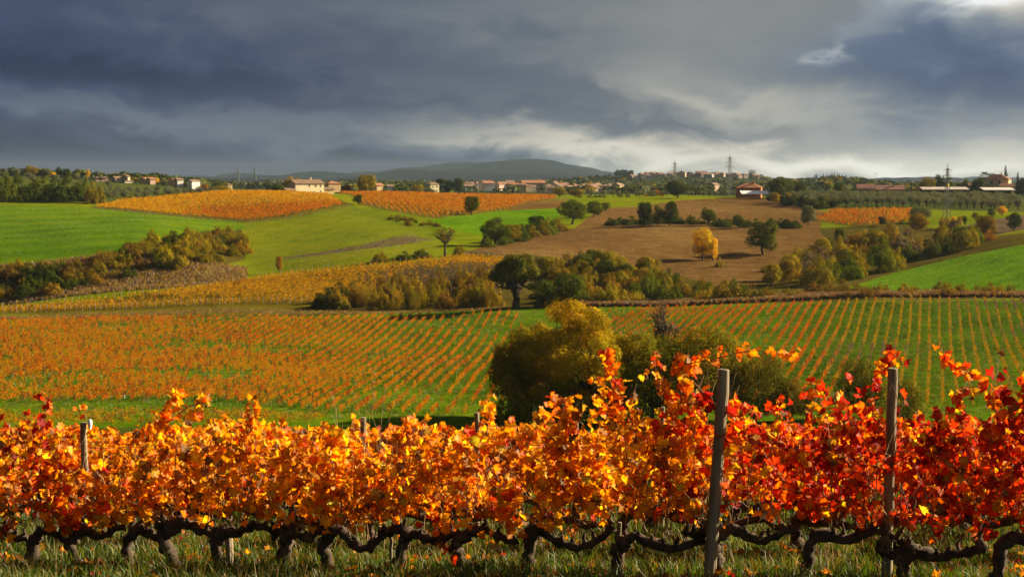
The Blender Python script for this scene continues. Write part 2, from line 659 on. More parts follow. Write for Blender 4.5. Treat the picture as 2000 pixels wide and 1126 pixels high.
M = {}
M['leaf'] = leaf_material('foliage', 0.30, 0.0)
M['needle'] = leaf_material('needle_foliage', 0.10, 0.0)
M['vine_far'] = leaf_material('vine_foliage', 0.38, 0.0)
M['vine_leaf'] = leaf_material('vine_leaf', 0.54, 0.012, 0.5, 1.12)
M['grass_blade'] = leaf_material('grass_blade', 0.45, 0.03)
M['bark'] = solid_material('bark', (0.018, 0.013, 0.009), (0.075, 0.055, 0.040), 3.0, 0.95, 0.6, (1, 1, 0.3), dist=0.1)
M['vine_bark'] = solid_material('vine_bark', (0.012, 0.008, 0.006), (0.13, 0.095, 0.065), 60, 0.95, 1.0, (1, 1, 1), dist=0.012)
M['cane'] = solid_material('cane_bark', (0.09, 0.045, 0.022), (0.36, 0.23, 0.12), 40, 0.8, 0.3, dist=0.003)
M['post'] = solid_material('weathered_post', (0.075, 0.058, 0.034), (0.36, 0.30, 0.20), 30, 0.9, 0.6, (1, 1, 0.07), dist=0.008)
M['steel'] = solid_material('galvanised_steel', (0.20, 0.205, 0.205), (0.32, 0.32, 0.31), 2, 0.6, 0.1)
M['wire'] = solid_material('wire', (0.14, 0.13, 0.11), (0.25, 0.24, 0.22), 20, 0.5, 0.1)
M['wall'] = solid_material('rendered_wall', (0.82, 0.82, 0.82), (1.0, 1.0, 1.0), 1.5, 0.95, 0.15, tinted=True)
M['roof'] = solid_material('roof_tiles', (0.65, 0.62, 0.6), (1.0, 1.0, 1.0), 3.0, 0.95, 0.7, (1, 1, 1), tinted=True, dist=0.08)
M['window'] = solid_material('window_dark', (0.02, 0.02, 0.022), (0.035, 0.035, 0.04), 1.0, 0.25, 0.05)
M['white'] = solid_material('white_sheet', (0.70, 0.70, 0.68), (0.82, 0.82, 0.80), 0.8, 0.6, 0.1)

GM = {
    'near': ground_material('vineyard_soil_and_turf', ((0.030, 0.026, 0.006), (0.045, 0.070, 0.006), (0.085, 0.085, 0.016)), 0.3, 2, 14, 0.6, 0.05),
    'valley': ground_material('vineyard_turf', ((0.038, 0.080, 0.002), (0.066, 0.134, 0.002), (0.125, 0.168, 0.004)), 0.03, 0.35, 2.2, 0.7, 0.3),
    'hill': ground_material('hill_grass', ((0.085, 0.118, 0.002), (0.130, 0.165, 0.002), (0.185, 0.172, 0.004)), 0.014, 0.12, 2.0, 0.5, 0.25, (0.35, 9.0, 0.12)),
    'meadow': ground_material('young_wheat', ((0.048, 0.112, 0.001), (0.080, 0.155, 0.001), (0.130, 0.180, 0.002)), 0.010, 0.05, 1.6, 0.4, 0.25, (1.25, 22.0, 0.35)),
    'wheat_right': ground_material('young_wheat_bright', ((0.045, 0.100, 0.001), (0.080, 0.175, 0.001), (0.125, 0.205, 0.002)), 0.03, 0.3, 2.2, 0.6, 0.35, (0.9, 6.0, 0.25)),
    'plough': ground_material('ploughed_soil', ((0.092, 0.048, 0.012), (0.140, 0.078, 0.022), (0.205, 0.125, 0.040)), 0.010, 0.16, 1.3, 1.0, 0.7, (1.2, 4.0, 0.10)),
    'stubble': ground_material('bare_stubble', ((0.075, 0.048, 0.026), (0.110, 0.073, 0.044), (0.150, 0.105, 0.064)), 0.05, 0.6, 1.8, 1.0, 0.5),
    'vine_soil': ground_material('vineyard_floor_dry', ((0.085, 0.060, 0.006), (0.120, 0.090, 0.007), (0.125, 0.120, 0.008)), 0.03, 0.4, 2.0, 0.6, 0.3),
    'scrub': ground_material('rough_grass', ((0.040, 0.034, 0.006), (0.075, 0.060, 0.008), (0.110, 0.085, 0.016)), 0.03, 0.4, 2.0, 0.8, 0.4),
    'path': ground_material('track_earth', ((0.055, 0.044, 0.008), (0.080, 0.062, 0.012), (0.105, 0.080, 0.018)), 0.05, 0.5, 2.5, 0.6, 0.2),
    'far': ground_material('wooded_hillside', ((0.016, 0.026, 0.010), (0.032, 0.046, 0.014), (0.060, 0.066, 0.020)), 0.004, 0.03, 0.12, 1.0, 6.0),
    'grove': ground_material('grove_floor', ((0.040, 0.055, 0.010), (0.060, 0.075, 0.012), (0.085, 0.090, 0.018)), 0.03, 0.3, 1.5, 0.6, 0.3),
    'mountain': ground_material('mountain_side', ((0.004, 0.006, 0.012), (0.007, 0.010, 0.017), (0.011, 0.014, 0.021)), 0.001, 0.006, 0.03, 1.0, 20.0),  # albedo lowered to stand in for the storm cloud's shade
}

# ---------------------------------------------------------------- fields (outlines as seen, dropped on the ground)
FIELDS = [  # name, material, outline; later ones win
    ('valley_grass', 'valley', [(-900, 0, 170), (2900, 0, 170), (2900, 0, 366), (2000, 584), (1750, 588), (1500, 593), (1250, 598), (1000, 604), (750, 613), (500, 619), (250, 624), (0, 625), (-300, 632), (-900, 0, 370)]),
    ('rough_grass', 'scrub', [(2900, 0, 367), (2000, 581), (1750, 586), (1500, 591), (1250, 597), (1000, 602), (750, 606), (620, 610), (640, 580), (820, 545), (980, 530), (1000, 506), (1150, 520), (1250, 524), (1300, 532), (1400, 556), (1470, 560), (1500, 540), (1545, 500), (1610, 470), (1600, 446), (1700, 440), (1800, 440), (1850, 452), (1900, 465), (2000, 455), (2900, 0, 545)]),
    ('meadow', 'meadow', [(-900, 0, 690), (-300, 0, 652), (0, 402), (190, 405), (340, 422), (470, 433), (485, 448), (400, 452), (330, 462), (270, 480), (180, 506), (80, 521), (0, 526), (-300, 0, 457), (-900, 0, 470)]),
    ('wooded_bank', 'scrub', [(-900, 0, 471), (-300, 0, 458), (0, 525), (80, 520), (180, 505), (270, 479), (330, 461), (400, 451), (470, 448), (485, 470), (480, 505), (400, 528), (270, 552), (140, 572), (0, 592), (-300, 0, 432), (-900, 0, 442)]),
    ('stubble_strip', 'stubble', [(550, 503), (640, 490), (700, 479), (770, 463), (800, 460), (848, 469), (780, 479), (700, 488), (600, 502), (555, 506)]),
    ('stubble_strip', 'stubble', [(255, 556), (330, 538), (398, 527), (395, 541), (300, 553), (230, 566)]),
    ('ploughed_field', 'plough', [(905, 493), (1000, 471), (1120, 446), (1240, 438), (1290, 443), (1400, 448), (1600, 446), (1612, 470), (1545, 500), (1505, 540), (1465, 562), (1400, 558), (1300, 533), (1200, 520), (1150, 517), (1060, 507), (950, 498)]),
    ('ploughed_field', 'plough', [(1122, 446), (1180, 406), (1260, 404), (1330, 391), (1400, 388), (1420, 0, 812), (1540, 0, 812), (1580, 402), (1610, 414), (1602, 447), (1562, 449), (1500, 450), (1400, 450), (1300, 446), (1240, 441), (1180, 445)]),
    ('ploughed_field', 'plough', [(965, 409), (1050, 395), (1090, 0, 800), (1110, 0, 800), (1092, 406), (1000, 411)]),
    ('ploughed_field', 'stubble', [(1848, 456), (1920, 432), (1990, 421), (2300, 0, 650), (2300, 0, 575), (2000, 448), (1900, 468)]),
    ('wheat_field', 'wheat_right', [(1640, 572), (1670, 556), (1750, 532), (1850, 507), (2000, 477), (2600, 0, 462), (2900, 0, 462), (2900, 0, 378), (2000, 574), (1900, 577), (1700, 580)]),
    ('wheat_field', 'wheat_right', [(832, 430), (960, 413), (1000, 411), (1090, 406), (1092, 432), (1000, 446), (940, 458), (880, 450)]),
    ('grassy_path', 'hill', [(1855, 440), (1990, 405), (2300, 0, 700), (2300, 0, 660), (1990, 420), (1920, 432)]),
    ('vineyard_floor', 'vine_soil', [(-900, 0, 405), (-300, 0, 398), (0, 606), (200, 586), (420, 556), (560, 536), (760, 516), (905, 502), (985, 505), (985, 528), (820, 548), (640, 582), (610, 612), (300, 617), (0, 614), (-300, 0, 392), (-900, 0, 392)]),
    ('vineyard_floor', 'vine_soil', [(185, 405), (330, 419), (480, 433), (560, 424), (670, 402), (685, 399), (640, 0, 745), (420, 0, 745), (250, 0, 680)]),
    ('vineyard_floor', 'vine_soil', [(690, 384), (700, 400), (760, 412), (850, 428), (920, 420), (1000, 408), (1085, 0, 800), (1085, 0, 870), (655, 0, 870)]),
    ('vineyard_floor', 'vine_soil', [(1590, 432), (1625, 411), (1790, 410), (1760, 440), (1660, 442)]),
    ('grove_floor', 'grove', [(1500, 0, 815), (1590, 0, 700), (1800, 0, 690), (2900, 0, 690), (2900, 0, 1120), (1500, 0, 1120)]),
    ('grove_floor', 'grove', [(-900, 0, 700), (0, 0, 660), (200, 0, 665), (260, 0, 705), (430, 0, 760), (430, 0, 1120), (-900, 0, 1120)]),
    ('path', 'path', [(2900, 0, 380), (2000, 575), (1750, 579), (1500, 584), (1250, 590), (1130, 595), (1130, 601), (1250, 598), (1500, 592), (1750, 587), (2000, 583), (2900, 0, 367)]),
    ('path', 'path', [(-900, 0, 376), (0, 620), (300, 618), (600, 613), (980, 602), (980, 605), (600, 617), (300, 622), (0, 624), (-900, 0, 371)]),
]


def build_terrain():
    us = np.arange(-900, 2901, 10.0)
    ds = np.concatenate([np.exp(np.linspace(math.log(2), math.log(200), 110, endpoint=False)),
                         np.exp(np.linspace(math.log(200), math.log(1000), 420, endpoint=False)),
                         np.exp(np.linspace(math.log(1000), math.log(9400), 120))])
    nu, nd = len(us), len(ds)
    U, Dp = np.meshgrid(us, ds, indexing='ij')
    X = (U - 1000) / F * Dp
    Y = Dp.copy()
    regions = [(n, m, poly_world(p)) for n, m, p in FIELDS]
    globals()['REG'] = regions
    # pull grid points lying close to an outline onto it, so that edges run clean
    SC_u = us[1] - us[0]
    gi = np.arange(nd)
    lds = np.log(ds)
    Gu, Gv = U.copy(), np.tile(np.arange(nd, dtype=float), (nu, 1))
    for n, m, poly in regions:
        pu = 1000 + F * poly[:, 0] / poly[:, 1]
        pv = np.interp(np.log(poly[:, 1]), lds, gi)
        P = np.stack([pu / SC_u, pv], 1)
        k = len(P)
        for a in range(k):
            A, B = P[a], P[(a + 1) % k]
            steps = int(max(abs(B - A)) * 1.5) + 1
            for s_ in range(steps):
                q = A + (B - A) * (s_ / steps)
                i = int(round(q[0] - us[0] / SC_u))
                j = int(round(q[1]))
                if 0 < i < nu - 1 and 0 < j < nd - 1:
                    Gu[i, j] = q[0] * SC_u
                    Gv[i, j] = q[1]
    Y = np.exp(np.interp(Gv.ravel(), gi, lds)).reshape(Gv.shape)
    X = (Gu - 1000) / F * Y
    Z = TZ(X, Y)
    V = np.stack([X, Y, Z], -1).reshape(-1, 3)
    idx = np.arange(nu * nd).reshape(nu, nd)
    Q = np.stack([idx[:-1, :-1], idx[1:, :-1], idx[1:, 1:], idx[:-1, 1:]], -1).reshape(-1, 4)
    C = V[Q].mean(1)
    lab = np.full(len(Q), -1)
    for r, (n, m, poly) in enumerate(regions):
        lab[inside(poly, C[:, 0], C[:, 1])] = r
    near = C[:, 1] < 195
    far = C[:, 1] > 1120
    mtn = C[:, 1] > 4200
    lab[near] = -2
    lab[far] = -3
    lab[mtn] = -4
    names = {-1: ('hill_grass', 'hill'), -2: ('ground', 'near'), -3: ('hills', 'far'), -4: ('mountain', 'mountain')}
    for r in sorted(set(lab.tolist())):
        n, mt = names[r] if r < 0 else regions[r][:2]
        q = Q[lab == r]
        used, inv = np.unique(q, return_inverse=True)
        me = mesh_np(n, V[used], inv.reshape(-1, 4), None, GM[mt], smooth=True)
        ob(n, me, kind='structure')


build_terrain()

# ---------------------------------------------------------------- foliage generators
def rand_unit(rng, n):
    v = rng.normal(size=(n, 3))
    return v / (np.linalg.norm(v, axis=1)[:, None] + 1e-9)


def leaf_cards(rng, P, N, size, aspect=0.62, roll=None):
    """one small four-cornered leaf clump at each point, facing N"""
    n = len(P)
    ref = rand_unit(rng, n)
    A = np.cross(N, ref)
    A /= np.linalg.norm(A, axis=1)[:, None] + 1e-9
    B = np.cross(N, A)
    s = np.asarray(size)[:, None] if np.ndim(size) else size
    a, b = A * s * 0.5, B * s * 0.5 * aspect
    bend = N * s * 0.12
    V = np.stack([P - a, P - b + bend, P + a, P + b + bend], 1).reshape(-1, 3)
    return V, np.arange(n * 4).reshape(n, 4)


def crown_points(rng, lobes, n, shell=0.62):
    L = np.array([l[:6] for l in lobes], float)
    wgt = (L[:, 3] * L[:, 4] + L[:, 3] * L[:, 5] + L[:, 4] * L[:, 5])
    k = rng.choice(len(L), size=n * 2, p=wgt / wgt.sum())
    dirs = rand_unit(rng, n * 2)
    r = shell + (1.06 - shell) * rng.random(n * 2) ** 0.7 + (rng.random(n * 2) < 0.10) * rng.random(n * 2) * 0.38
    P = L[k, :3] + dirs * L[k, 3:6] * r[:, None]
    keep = np.ones(n * 2, bool)
    for j in range(len(L)):
        q = (((P - L[j, :3]) / L[j, 3:6]) ** 2).sum(1)
        keep &= (q > 0.38) | (k == j)
    idx = np.where(keep)[0][:n]
    return P[idx], dirs[idx], k[idx]


def crown_mesh(name, rng, lobes, n, leaf, mat, shell=0.62, flat=0.55, aspect=0.7, up=0.2, hue=0.25, val=0.35, zmin=None):
    P, Dn, k = crown_points(rng, lobes, n, shell)
    if zmin is not None:
        keep = P[:, 2] > zmin
        P, Dn, k = P[keep], Dn[keep], k[keep]
    N = Dn + rand_unit(rng, len(P)) * flat
    N[:, 2] += up
    N /= np.linalg.norm(N, axis=1)[:, None] + 1e-9
    s = leaf * (0.6 + 0.8 * rng.random(len(P)))
    V, Fc = leaf_cards(rng, P, N, s, aspect)
    lobe_t = 1 + hue * (rng.random((len(lobes), 1)) - 0.5) * np.array([[1.6, 0.7, 0.3]]) + (rng.random((len(lobes), 1)) - 0.5) * val * 0.7
    t = lobe_t[k] * (1 + val * (rng.random((len(P), 1)) - 0.5) * 2)
    t *= 1 + hue * (rng.random((len(P), 1)) - 0.5) * np.array([[1.4, 0.6, 0.2]])
    return mesh_np(name, V, Fc, np.repeat(np.clip(t, 0.15, 3), 4, 0), mat)


def wander(rng, a, b, n, amp):
    """a crooked path from a to b"""
    a, b = np.array(a, float), np.array(b, float)
    t = np.linspace(0, 1, n)[:, None]
    P = a + (b - a) * t
    off = rng.normal(size=(n, 3)) * amp * np.linalg.norm(b - a)
    off[0] = off[-1] = 0
    return P + off * np.sin(t * math.pi)


def envelope_lobes(rng, n, c, rad, lobe, low=-0.75, squash=0.85):
    out = []
    for i in range(n * 6):
        d = rand_unit(rng, 1)[0]
        if d[2] < low:
            continue
        r = lobe * rng.uniform(0.75, 1.25)
        p = np.array(c) + d * np.array(rad) * rng.uniform(0.45, 0.78)
        if out and min(np.linalg.norm((p - np.array(q[:3]))) for q in out) < lobe * 0.55:
            continue
        out.append((*p, r, r, r * squash))
        if len(out) >= n:
            break
    return out


PROTO = {}


def proto(kind, seed):
    key = (kind, seed)
    if key in PROTO:
        return PROTO[key]
    rng = np.random.default_rng(hash(kind) % 1 + seed * 101 + sum(map(ord, kind)))
    tr = Geo()
    mat = M['leaf']
    kw = {}
    if kind == 'round':
        lobes = envelope_lobes(rng, 24, (0, 0, 0.54), (0.40, 0.40, 0.48), 0.15, -0.95)
        lobes.append((0, 0, 0.6, 0.26, 0.26, 0.28))
        n, leaf, th, wd = 5600, 0.036, 0.2, 0.88
    elif kind == 'broad':
        lobes = envelope_lobes(rng, 26, (0, 0, 0.55), (0.54, 0.54, 0.44), 0.15, -0.8, 0.75)
        n, leaf, th, wd = 5600, 0.036, 0.2, 1.12
    elif kind == 'tall':
        lobes = envelope_lobes(rng, 22, (0, 0, 0.56), (0.27, 0.27, 0.46), 0.12, -0.9, 1.1)
        n, leaf, th, wd = 4200, 0.033, 0.2, 0.62
    elif kind == 'poplar':
        lobes = envelope_lobes(rng, 20, (0, 0, 0.54), (0.13, 0.13, 0.46), 0.075, -1, 1.5)
        n, leaf, th, wd = 2600, 0.03, 0.15, 0.32
    elif kind == 'shrub':
        lobes = []
        for _ in range(34):
            a, r = rng.uniform(0, 6.28), 0.52 * math.sqrt(rng.random())
            hm = (1 - 0.8 * (r / 0.52) ** 2) * rng.uniform(0.45, 1.0)
            q = rng.uniform(0.07, 0.15)
            lobes.append((r * math.cos(a), r * math.sin(a), max(0.10, hm - q), q, q, q * rng.uniform(0.9, 1.7)))
        lobes += [(rng.uniform(-.25, .25), rng.uniform(-.25, .25), 0.3, 0.24, 0.24, 0.28) for _ in range(3)]
        n, leaf, th, wd = 4200, 0.048, 0.1, 1.05
    elif kind == 'brush':        # upright shoots, thin and ragged
        lobes = []
        for _ in range(26):
            a, r = rng.uniform(0, 6.28), 0.55 * math.sqrt(rng.random())
            h = rng.uniform(0.45, 1.0) * (1 - 0.35 * r)
            lobes.append((r * math.cos(a), r * math.sin(a) * 0.8, h * 0.52, 0.085, 0.085, h * 0.5))
        n, leaf, th, wd = 3000, 0.042, 0.1, 1.2
        kw = dict(shell=0.2, aspect=0.5, val=0.45)
    elif kind == 'olive':
        lobes = envelope_lobes(rng, 15, (0, 0, 0.60), (0.40, 0.40, 0.38), 0.17, -0.7)
        n, leaf, th, wd = 1500, 0.060, 0.28, 0.95
        kw = dict(aspect=0.4)
    elif kind == 'cypress':
        lobes = []
        for i in range(16):
            z = 0.05 + 0.92 * i / 15
            r = 0.085 * (1 - max(0, (z - 0.35) / 0.68)) ** 0.8 + 0.012
            lobes.append((rng.normal() * 0.008, rng.normal() * 0.008, z, r, r, 0.07))
        n, leaf, th, wd = 1500, 0.035, 0.05, 0.2
        mat = M['needle']
        kw = dict(shell=0.7, up=0.6, val=0.2, hue=0.1)
    elif kind == 'pine':
        lobes = envelope_lobes(rng, 18, (0, 0, 0.78), (0.44, 0.42, 0.17), 0.13, -0.3, 0.7)
        n, leaf, th, wd = 3000, 0.036, 0.66, 0.95
        mat = M['needle']
    elif kind == 'cedar':
        lobes = []
        for i in range(9):
            z = 0.35 + 0.6 * i / 8
            ln = 0.5 * (1 - 0.55 * i / 8)
            for _ in range(4):
                a = rng.uniform(0, 6.28)
                q = rng.uniform(0.35, 1) * ln
                lobes.append((q * math.cos(a), q * math.sin(a), z + rng.normal() * 0.02, 0.15, 0.15, 0.035))
        n, leaf, th, wd = 2800, 0.034, 0.8, 1.05
        mat = M['needle']
        kw = dict(up=1.2)
    elif kind == 'sparse':
        lobes = envelope_lobes(rng, 17, (0, 0, 0.66), (0.46, 0.40, 0.32), 0.10, -0.6, 0.5)
        n, leaf, th, wd = 700, 0.036, 0.35, 1.0
        kw = dict(shell=0.1, val=0.4)
    cr = crown_mesh(kind + '_crown', rng, lobes, n, leaf, mat, zmin=0.005, **kw)
    # trunk and limbs
    r0 = {'sparse': 0.035, 'olive': 0.05, 'broad': 0.035, 'shrub': 0.02, 'brush': 0.014, 'cypress': 0.02, 'poplar': 0.02}.get(kind, 0.028)
    top = np.array([rng.normal() * 0.02, rng.normal() * 0.02, max(th, 0.12)])
    tr.tube(wander(rng, (0, 0, -0.04), top, 5, 0.03), np.linspace(r0 * 1.3, r0 * 0.8, 5), 7, 0.08, rng)
    sel = lobes if kind in ('sparse',) else lobes[:12]
    for l in sel:
        c = np.array(l[:3])
        if kind in ('cypress',):
            continue
        st = top + (np.array([0, 0, c[2] * 0.55]) if kind in ('poplar', 'tall', 'cedar') else 0)
        if kind in ('shrub', 'brush'):
            st = np.array([c[0] * 0.3, c[1] * 0.3, 0.0])
        if c[2] < st[2]:
            st = top * np.array([1, 1, 0.8])
        tr.tube(wander(rng, st, c + np.array([0, 0, l[5] * 0.4]), 5, 0.09), np.linspace(r0 * 0.55, r0 * 0.12, 5), 5)
        if kind == 'sparse':
            for _ in range(4):
                e = c + rng.normal(size=3) * np.array([0.12, 0.12, 0.07])
                m0 = st + (c - st) * rng.uniform(0.45, 0.9)
                tr.tube(wander(rng, m0, e, 4, 0.1), np.linspace(r0 * 0.22, r0 * 0.06, 4), 4)
    tm = tr.mesh(kind + '_trunk', M['bark'], True)
    PROTO[key] = (tm, cr, wd)
    return PROTO[key]


# real foliage colours
DG = (0.045, 0.062, 0.007)
MG = (0.080, 0.098, 0.008)
LG = (0.120, 0.150, 0.008)
OY = (0.200, 0.155, 0.008)
GO = (0.62, 0.40, 0.010)
OB = (0.30, 0.145, 0.010)
GG = (0.115, 0.130, 0.060)
RU = (0.120, 0.030, 0.018)
GB = (0.145, 0.105, 0.060)
YG = (0.260, 0.205, 0.008)
CY = (0.026, 0.036, 0.014)


def base_of(px, py=None, d=None):
    return at(px, d) if d else hit(px, py)


prng = random.Random(7)


def tree(name, label, kind, px, py, hpx, wpx, col, d=None, seed=None, group=None, category='tree'):
    x, y, z = base_of(px, py, d)
    seed = prng.randrange(3) if seed is None else seed
    tm, cr, wd = proto(kind, seed)
    h = hpx * y / F
    sx = wpx * y / F / wd
    root = empty(name, (x, y, z - 0.02 * h), prng.uniform(0, 6.28), (sx, sx, h), label=label, category=category, group=group)
    ob('trunk', tm, root)
    ob('crown', cr, root, color=col)
    return root


def bush(name, label, kind, x, y, h, wm, col, seed, group, category='bush'):
    tm, cr, wd = proto(kind, seed)
    s = wm / wd
    return ob(name, cr, loc=(x, y, tz(x, y) - 0.04 * h), rot=(0, 0, prng.uniform(0, 6.28)), scale=(s, s, h), color=col,
              label=label, category=category, group=group)


def jitter(c, k=0.18):
    g = 1 + prng.uniform(-k, k)
    return (c[0] * g * (1 + prng.uniform(-k, k) * 0.6), c[1] * g, c[2] * g)


# ---------------------------------------------------------------- single trees of the middle distance
T = tree
T('yellow_tree', 'small golden yellow tree standing alone on the ploughed field', 'round', 1372, 508, 74, 50, GO, seed=0)
T('yellow_tree', 'slim golden sapling growing against the lone yellow tree on the ploughed field', 'tall', 1392, 509, 52, 26, GO, seed=1)
T('field_bush', 'small green bush at the foot of the golden tree', 'shrub', 1405, 521, 21, 15, YG, seed=1, category='bush')
T('dark_tree', 'rounded dark green tree at the edge of the ploughed field, right of the golden tree', 'round', 1490, 497, 70, 74, MG, seed=1)
T('crest_tree', 'big round yellow-green tree on the skyline right of the cream farmhouse', 'round', 716, None, 40, 46, (0.25, 0.21, 0.010), d=845, seed=2)
T('maroon_tree', 'small dark red tree on the skyline beside the cream farmhouse', 'round', 677, None, 20, 24, RU, d=840, seed=0)
T('round_bush', 'clipped dark green bush where the grassy path meets the orange vineyard', 'round', 699, 399, 21, 22, DG, seed=1, category='bush')
T('lone_tree', 'leafy dark green tree in front of the orange hillside vineyard', 'round', 921, 421, 42, 38, MG, seed=2)
T('bare_tree', 'half bare tree with open branches above the yellow vineyard', 'sparse', 868, 500, 66, 62, OY, seed=0)
T('yellowing_bush', 'yellowing bush at the foot of the half bare tree', 'shrub', 897, 501, 27, 30, OY, seed=0, category='bush')
T('dark_bush', 'dark green bush left of the half bare tree', 'shrub', 822, 504, 22, 42, MG, seed=2, category='bush')
T('dark_bush', 'low dark bush beside the top of the yellow vineyard rows', 'shrub', 790, 508, 20, 30, MG, seed=1, category='bush')
T('olive_bush', 'olive brown bush at the top edge of the yellow vineyard, nearest the green hillside', 'shrub', 742, 512, 23, 36, OY, seed=0, category='bush')
T('slim_shrub', 'slim brownish shrub alone on the green slope above the yellow rows', 'tall', 545, 533, 38, 15, OB, seed=2, category='bush')
T('hedge_tree', 'large dark green tree at the right end of the central hedge', 'broad', 1117, 438, 52, 72, MG, seed=0)
T('hedge_tree', 'dark green tree between the central hedge tree and the upper ploughed field', 'round', 1160, 424, 34, 40, MG, seed=1)
T('hedge_tree', 'small yellow-green tree at the corner of the upper ploughed field', 'round', 1184, 413, 20, 22, LG, seed=2)
T('hedge_tree', 'broad dark tree at the left end of the central hedge', 'broad', 968, 480, 60, 70, MG, seed=1)
T('hedge_tree', 'low yellowing tree overlapping the left end tree of the central hedge', 'round', 1000, 474, 40, 42, OY, seed=2)
T('hedge_tree', 'small dark tree in the bright green field behind the central hedge', 'round', 1047, 441, 24, 40, DG, seed=0)
T('plough_tree', 'tall dark tree, left of three on the ditch between the ploughed fields', 'round', 1260, 440, 50, 38, DG, seed=2)
T('plough_tree', 'slim dark tree, middle one of three on the ditch between the ploughed fields', 'tall', 1286, 440, 42, 26, MG, seed=0)
T('plough_tree', 'leafy dark tree, right of three on the ditch between the ploughed fields', 'round', 1308, 441, 52, 38, DG, seed=1)
T('plough_tree', 'broad green tree on the ditch above the golden tree', 'broad', 1385, 441, 40, 40, MG, seed=2)
T('plough_tree', 'small round green tree on the ditch left of the dark rounded tree', 'round', 1443, 446, 32, 28, MG, seed=0)
T('crest_tree', 'tall grey-green tree on the skyline above the ploughed field, in front of the hill town', 'round', 1322, None, 42, 48, DG, d=812, seed=0)
T('crest_tree', 'pair of dark crowns right of the tall grey-green skyline tree', 'broad', 1356, None, 22, 30, DG, d=930, seed=1)
T('crest_tree', 'small orange-yellow tree on the skyline left of the pylons', 'round', 1279, None, 16, 22, OB, d=900, seed=1)
T('crest_tree', 'yellow-green tree at the right end of the orange vineyard, left one of two', 'round', 1092, None, 20, 32, YG, d=880, seed=2)
T('crest_tree', 'yellow-green tree at the right end of the orange vineyard, right one of two', 'round', 1124, None, 20, 34, OY, d=885, seed=0)
T('field_tree', 'grey-green tree at the right edge of the upper ploughed field', 'round', 1578, 441, 44, 35, GG, seed=1)
T('golden_shrub', 'golden green shrub at the lower right corner of the ploughed field', 'round', 1506, 561, 50, 48, YG, seed=2)
T('dark_round_bush', 'round black-green bush in front of the small red vineyard', 'round', 1723, 441, 20, 20, CY, seed=1, category='bush')
T('grey_green_tree', 'wide grey-green tree at the foot of the far pylon', 'broad', 1797, 434, 36, 52, GG, seed=2)
T('golden_tree', 'small golden tree beside the brown strip under the farm sheds', 'round', 1957, 422, 24, 20, GO, seed=0)
T('field_tree', 'dark rounded tree left of the small golden tree under the farm sheds', 'round', 1936, 424, 18, 17, MG, seed=1)
T('field_tree', 'small yellowing tree on the grass left of the dark rounded tree', 'round', 1905, 429, 16, 15, OY, seed=2)
T('field_tree', 'golden-brown spreading tree on the brown strip', 'broad', 1924, 450, 26, 28, OB, seed=0)
T('field_tree', 'dark grey-green tree near the right edge, above the bright wheat hill', 'round', 1980, 452, 40, 34, DG, seed=2)
T('gold_bush', 'golden bush below the spreading tree on the brown strip', 'shrub', 1930, 470, 24, 30, OB, seed=1, category='bush')
for k, px in enumerate((1838, 1850, 1862, 1874, 1884)):
    T('column_shrub', ['narrow golden shrub at the left end of the short row below the pylon', 'orange-green narrow shrub, second from the left of the short row below the pylon',
      'narrow golden shrub in the middle of the short row below the pylon', 'brownish narrow shrub, second from the right of the short row below the pylon',
      'dark narrow shrub at the right end of the short row below the pylon'][k], 'tall', px, 449 - k * 2, 26 - k, 13, (OB, OB, GO, OB, MG)[k], seed=k % 3, group='short row of narrow shrubs', category='bush')

# skyline on the right, among the farm buildings
T('skyline_tree', 'dark green tree just right of the orange house', 'broad', 1524, None, 46, 62, MG, d=800, seed=0)
T('skyline_tree', 'dark tree left of the long terracotta roof, beyond the orange house tree', 'broad', 1556, None, 34, 44, DG, d=830, seed=1)
T('skyline_tree', 'small round tree on the skyline left of the long terracotta roof', 'round', 1638, None, 30, 28, MG, d=905, seed=2)
T('skyline_tree', 'large yellow-green tree behind the left farm shed', 'round', 1808, None, 48, 36, (0.20, 0.17, 0.02), d=925, seed=0)
T('skyline_tree', 'dark conifer beside the far pylon', 'tall', 1833, None, 51, 24, DG, d=930, seed=1)
T('skyline_tree', 'dark green tree right of the far pylon', 'tall', 1850, None, 45, 20, DG, d=930, seed=2)
T('skyline_tree', 'small grey-green tree behind the left farm shed, right of the pylon', 'round', 1872, None, 34, 22, GG, d=935, seed=0)
T('skyline_tree', 'pale green feathery tree behind the gap between the farm sheds', 'tall', 1885, None, 40, 16, LG, d=935, seed=1)
T('skyline_tree', 'dark tree in the gap between the two farm sheds', 'broad', 1905, None, 45, 32, DG, d=915, seed=2)
T('cedar_tree', 'flat-topped dark cedar left of the villa roof', 'cedar', 1926, None, 50, 46, CY, d=940, seed=0)
T('villa_tree', 'dark green shrubby tree in front of the villa', 'round', 1928, None, 30, 30, DG, d=900, seed=0)
T('cypress_tree', 'tall dark cypress rising beside the villa roof', 'cypress', 1961, None, 62, 11, CY, d=930, seed=0)
T('cypress_tree', 'shorter cypress near the right edge of the skyline', 'cypress', 1985, None, 48, 9, CY, d=925, seed=1)
T('skyline_tree', 'dark ragged tree at the right edge of the skyline', 'round', 1996, None, 42, 30, DG, d=905, seed=1)

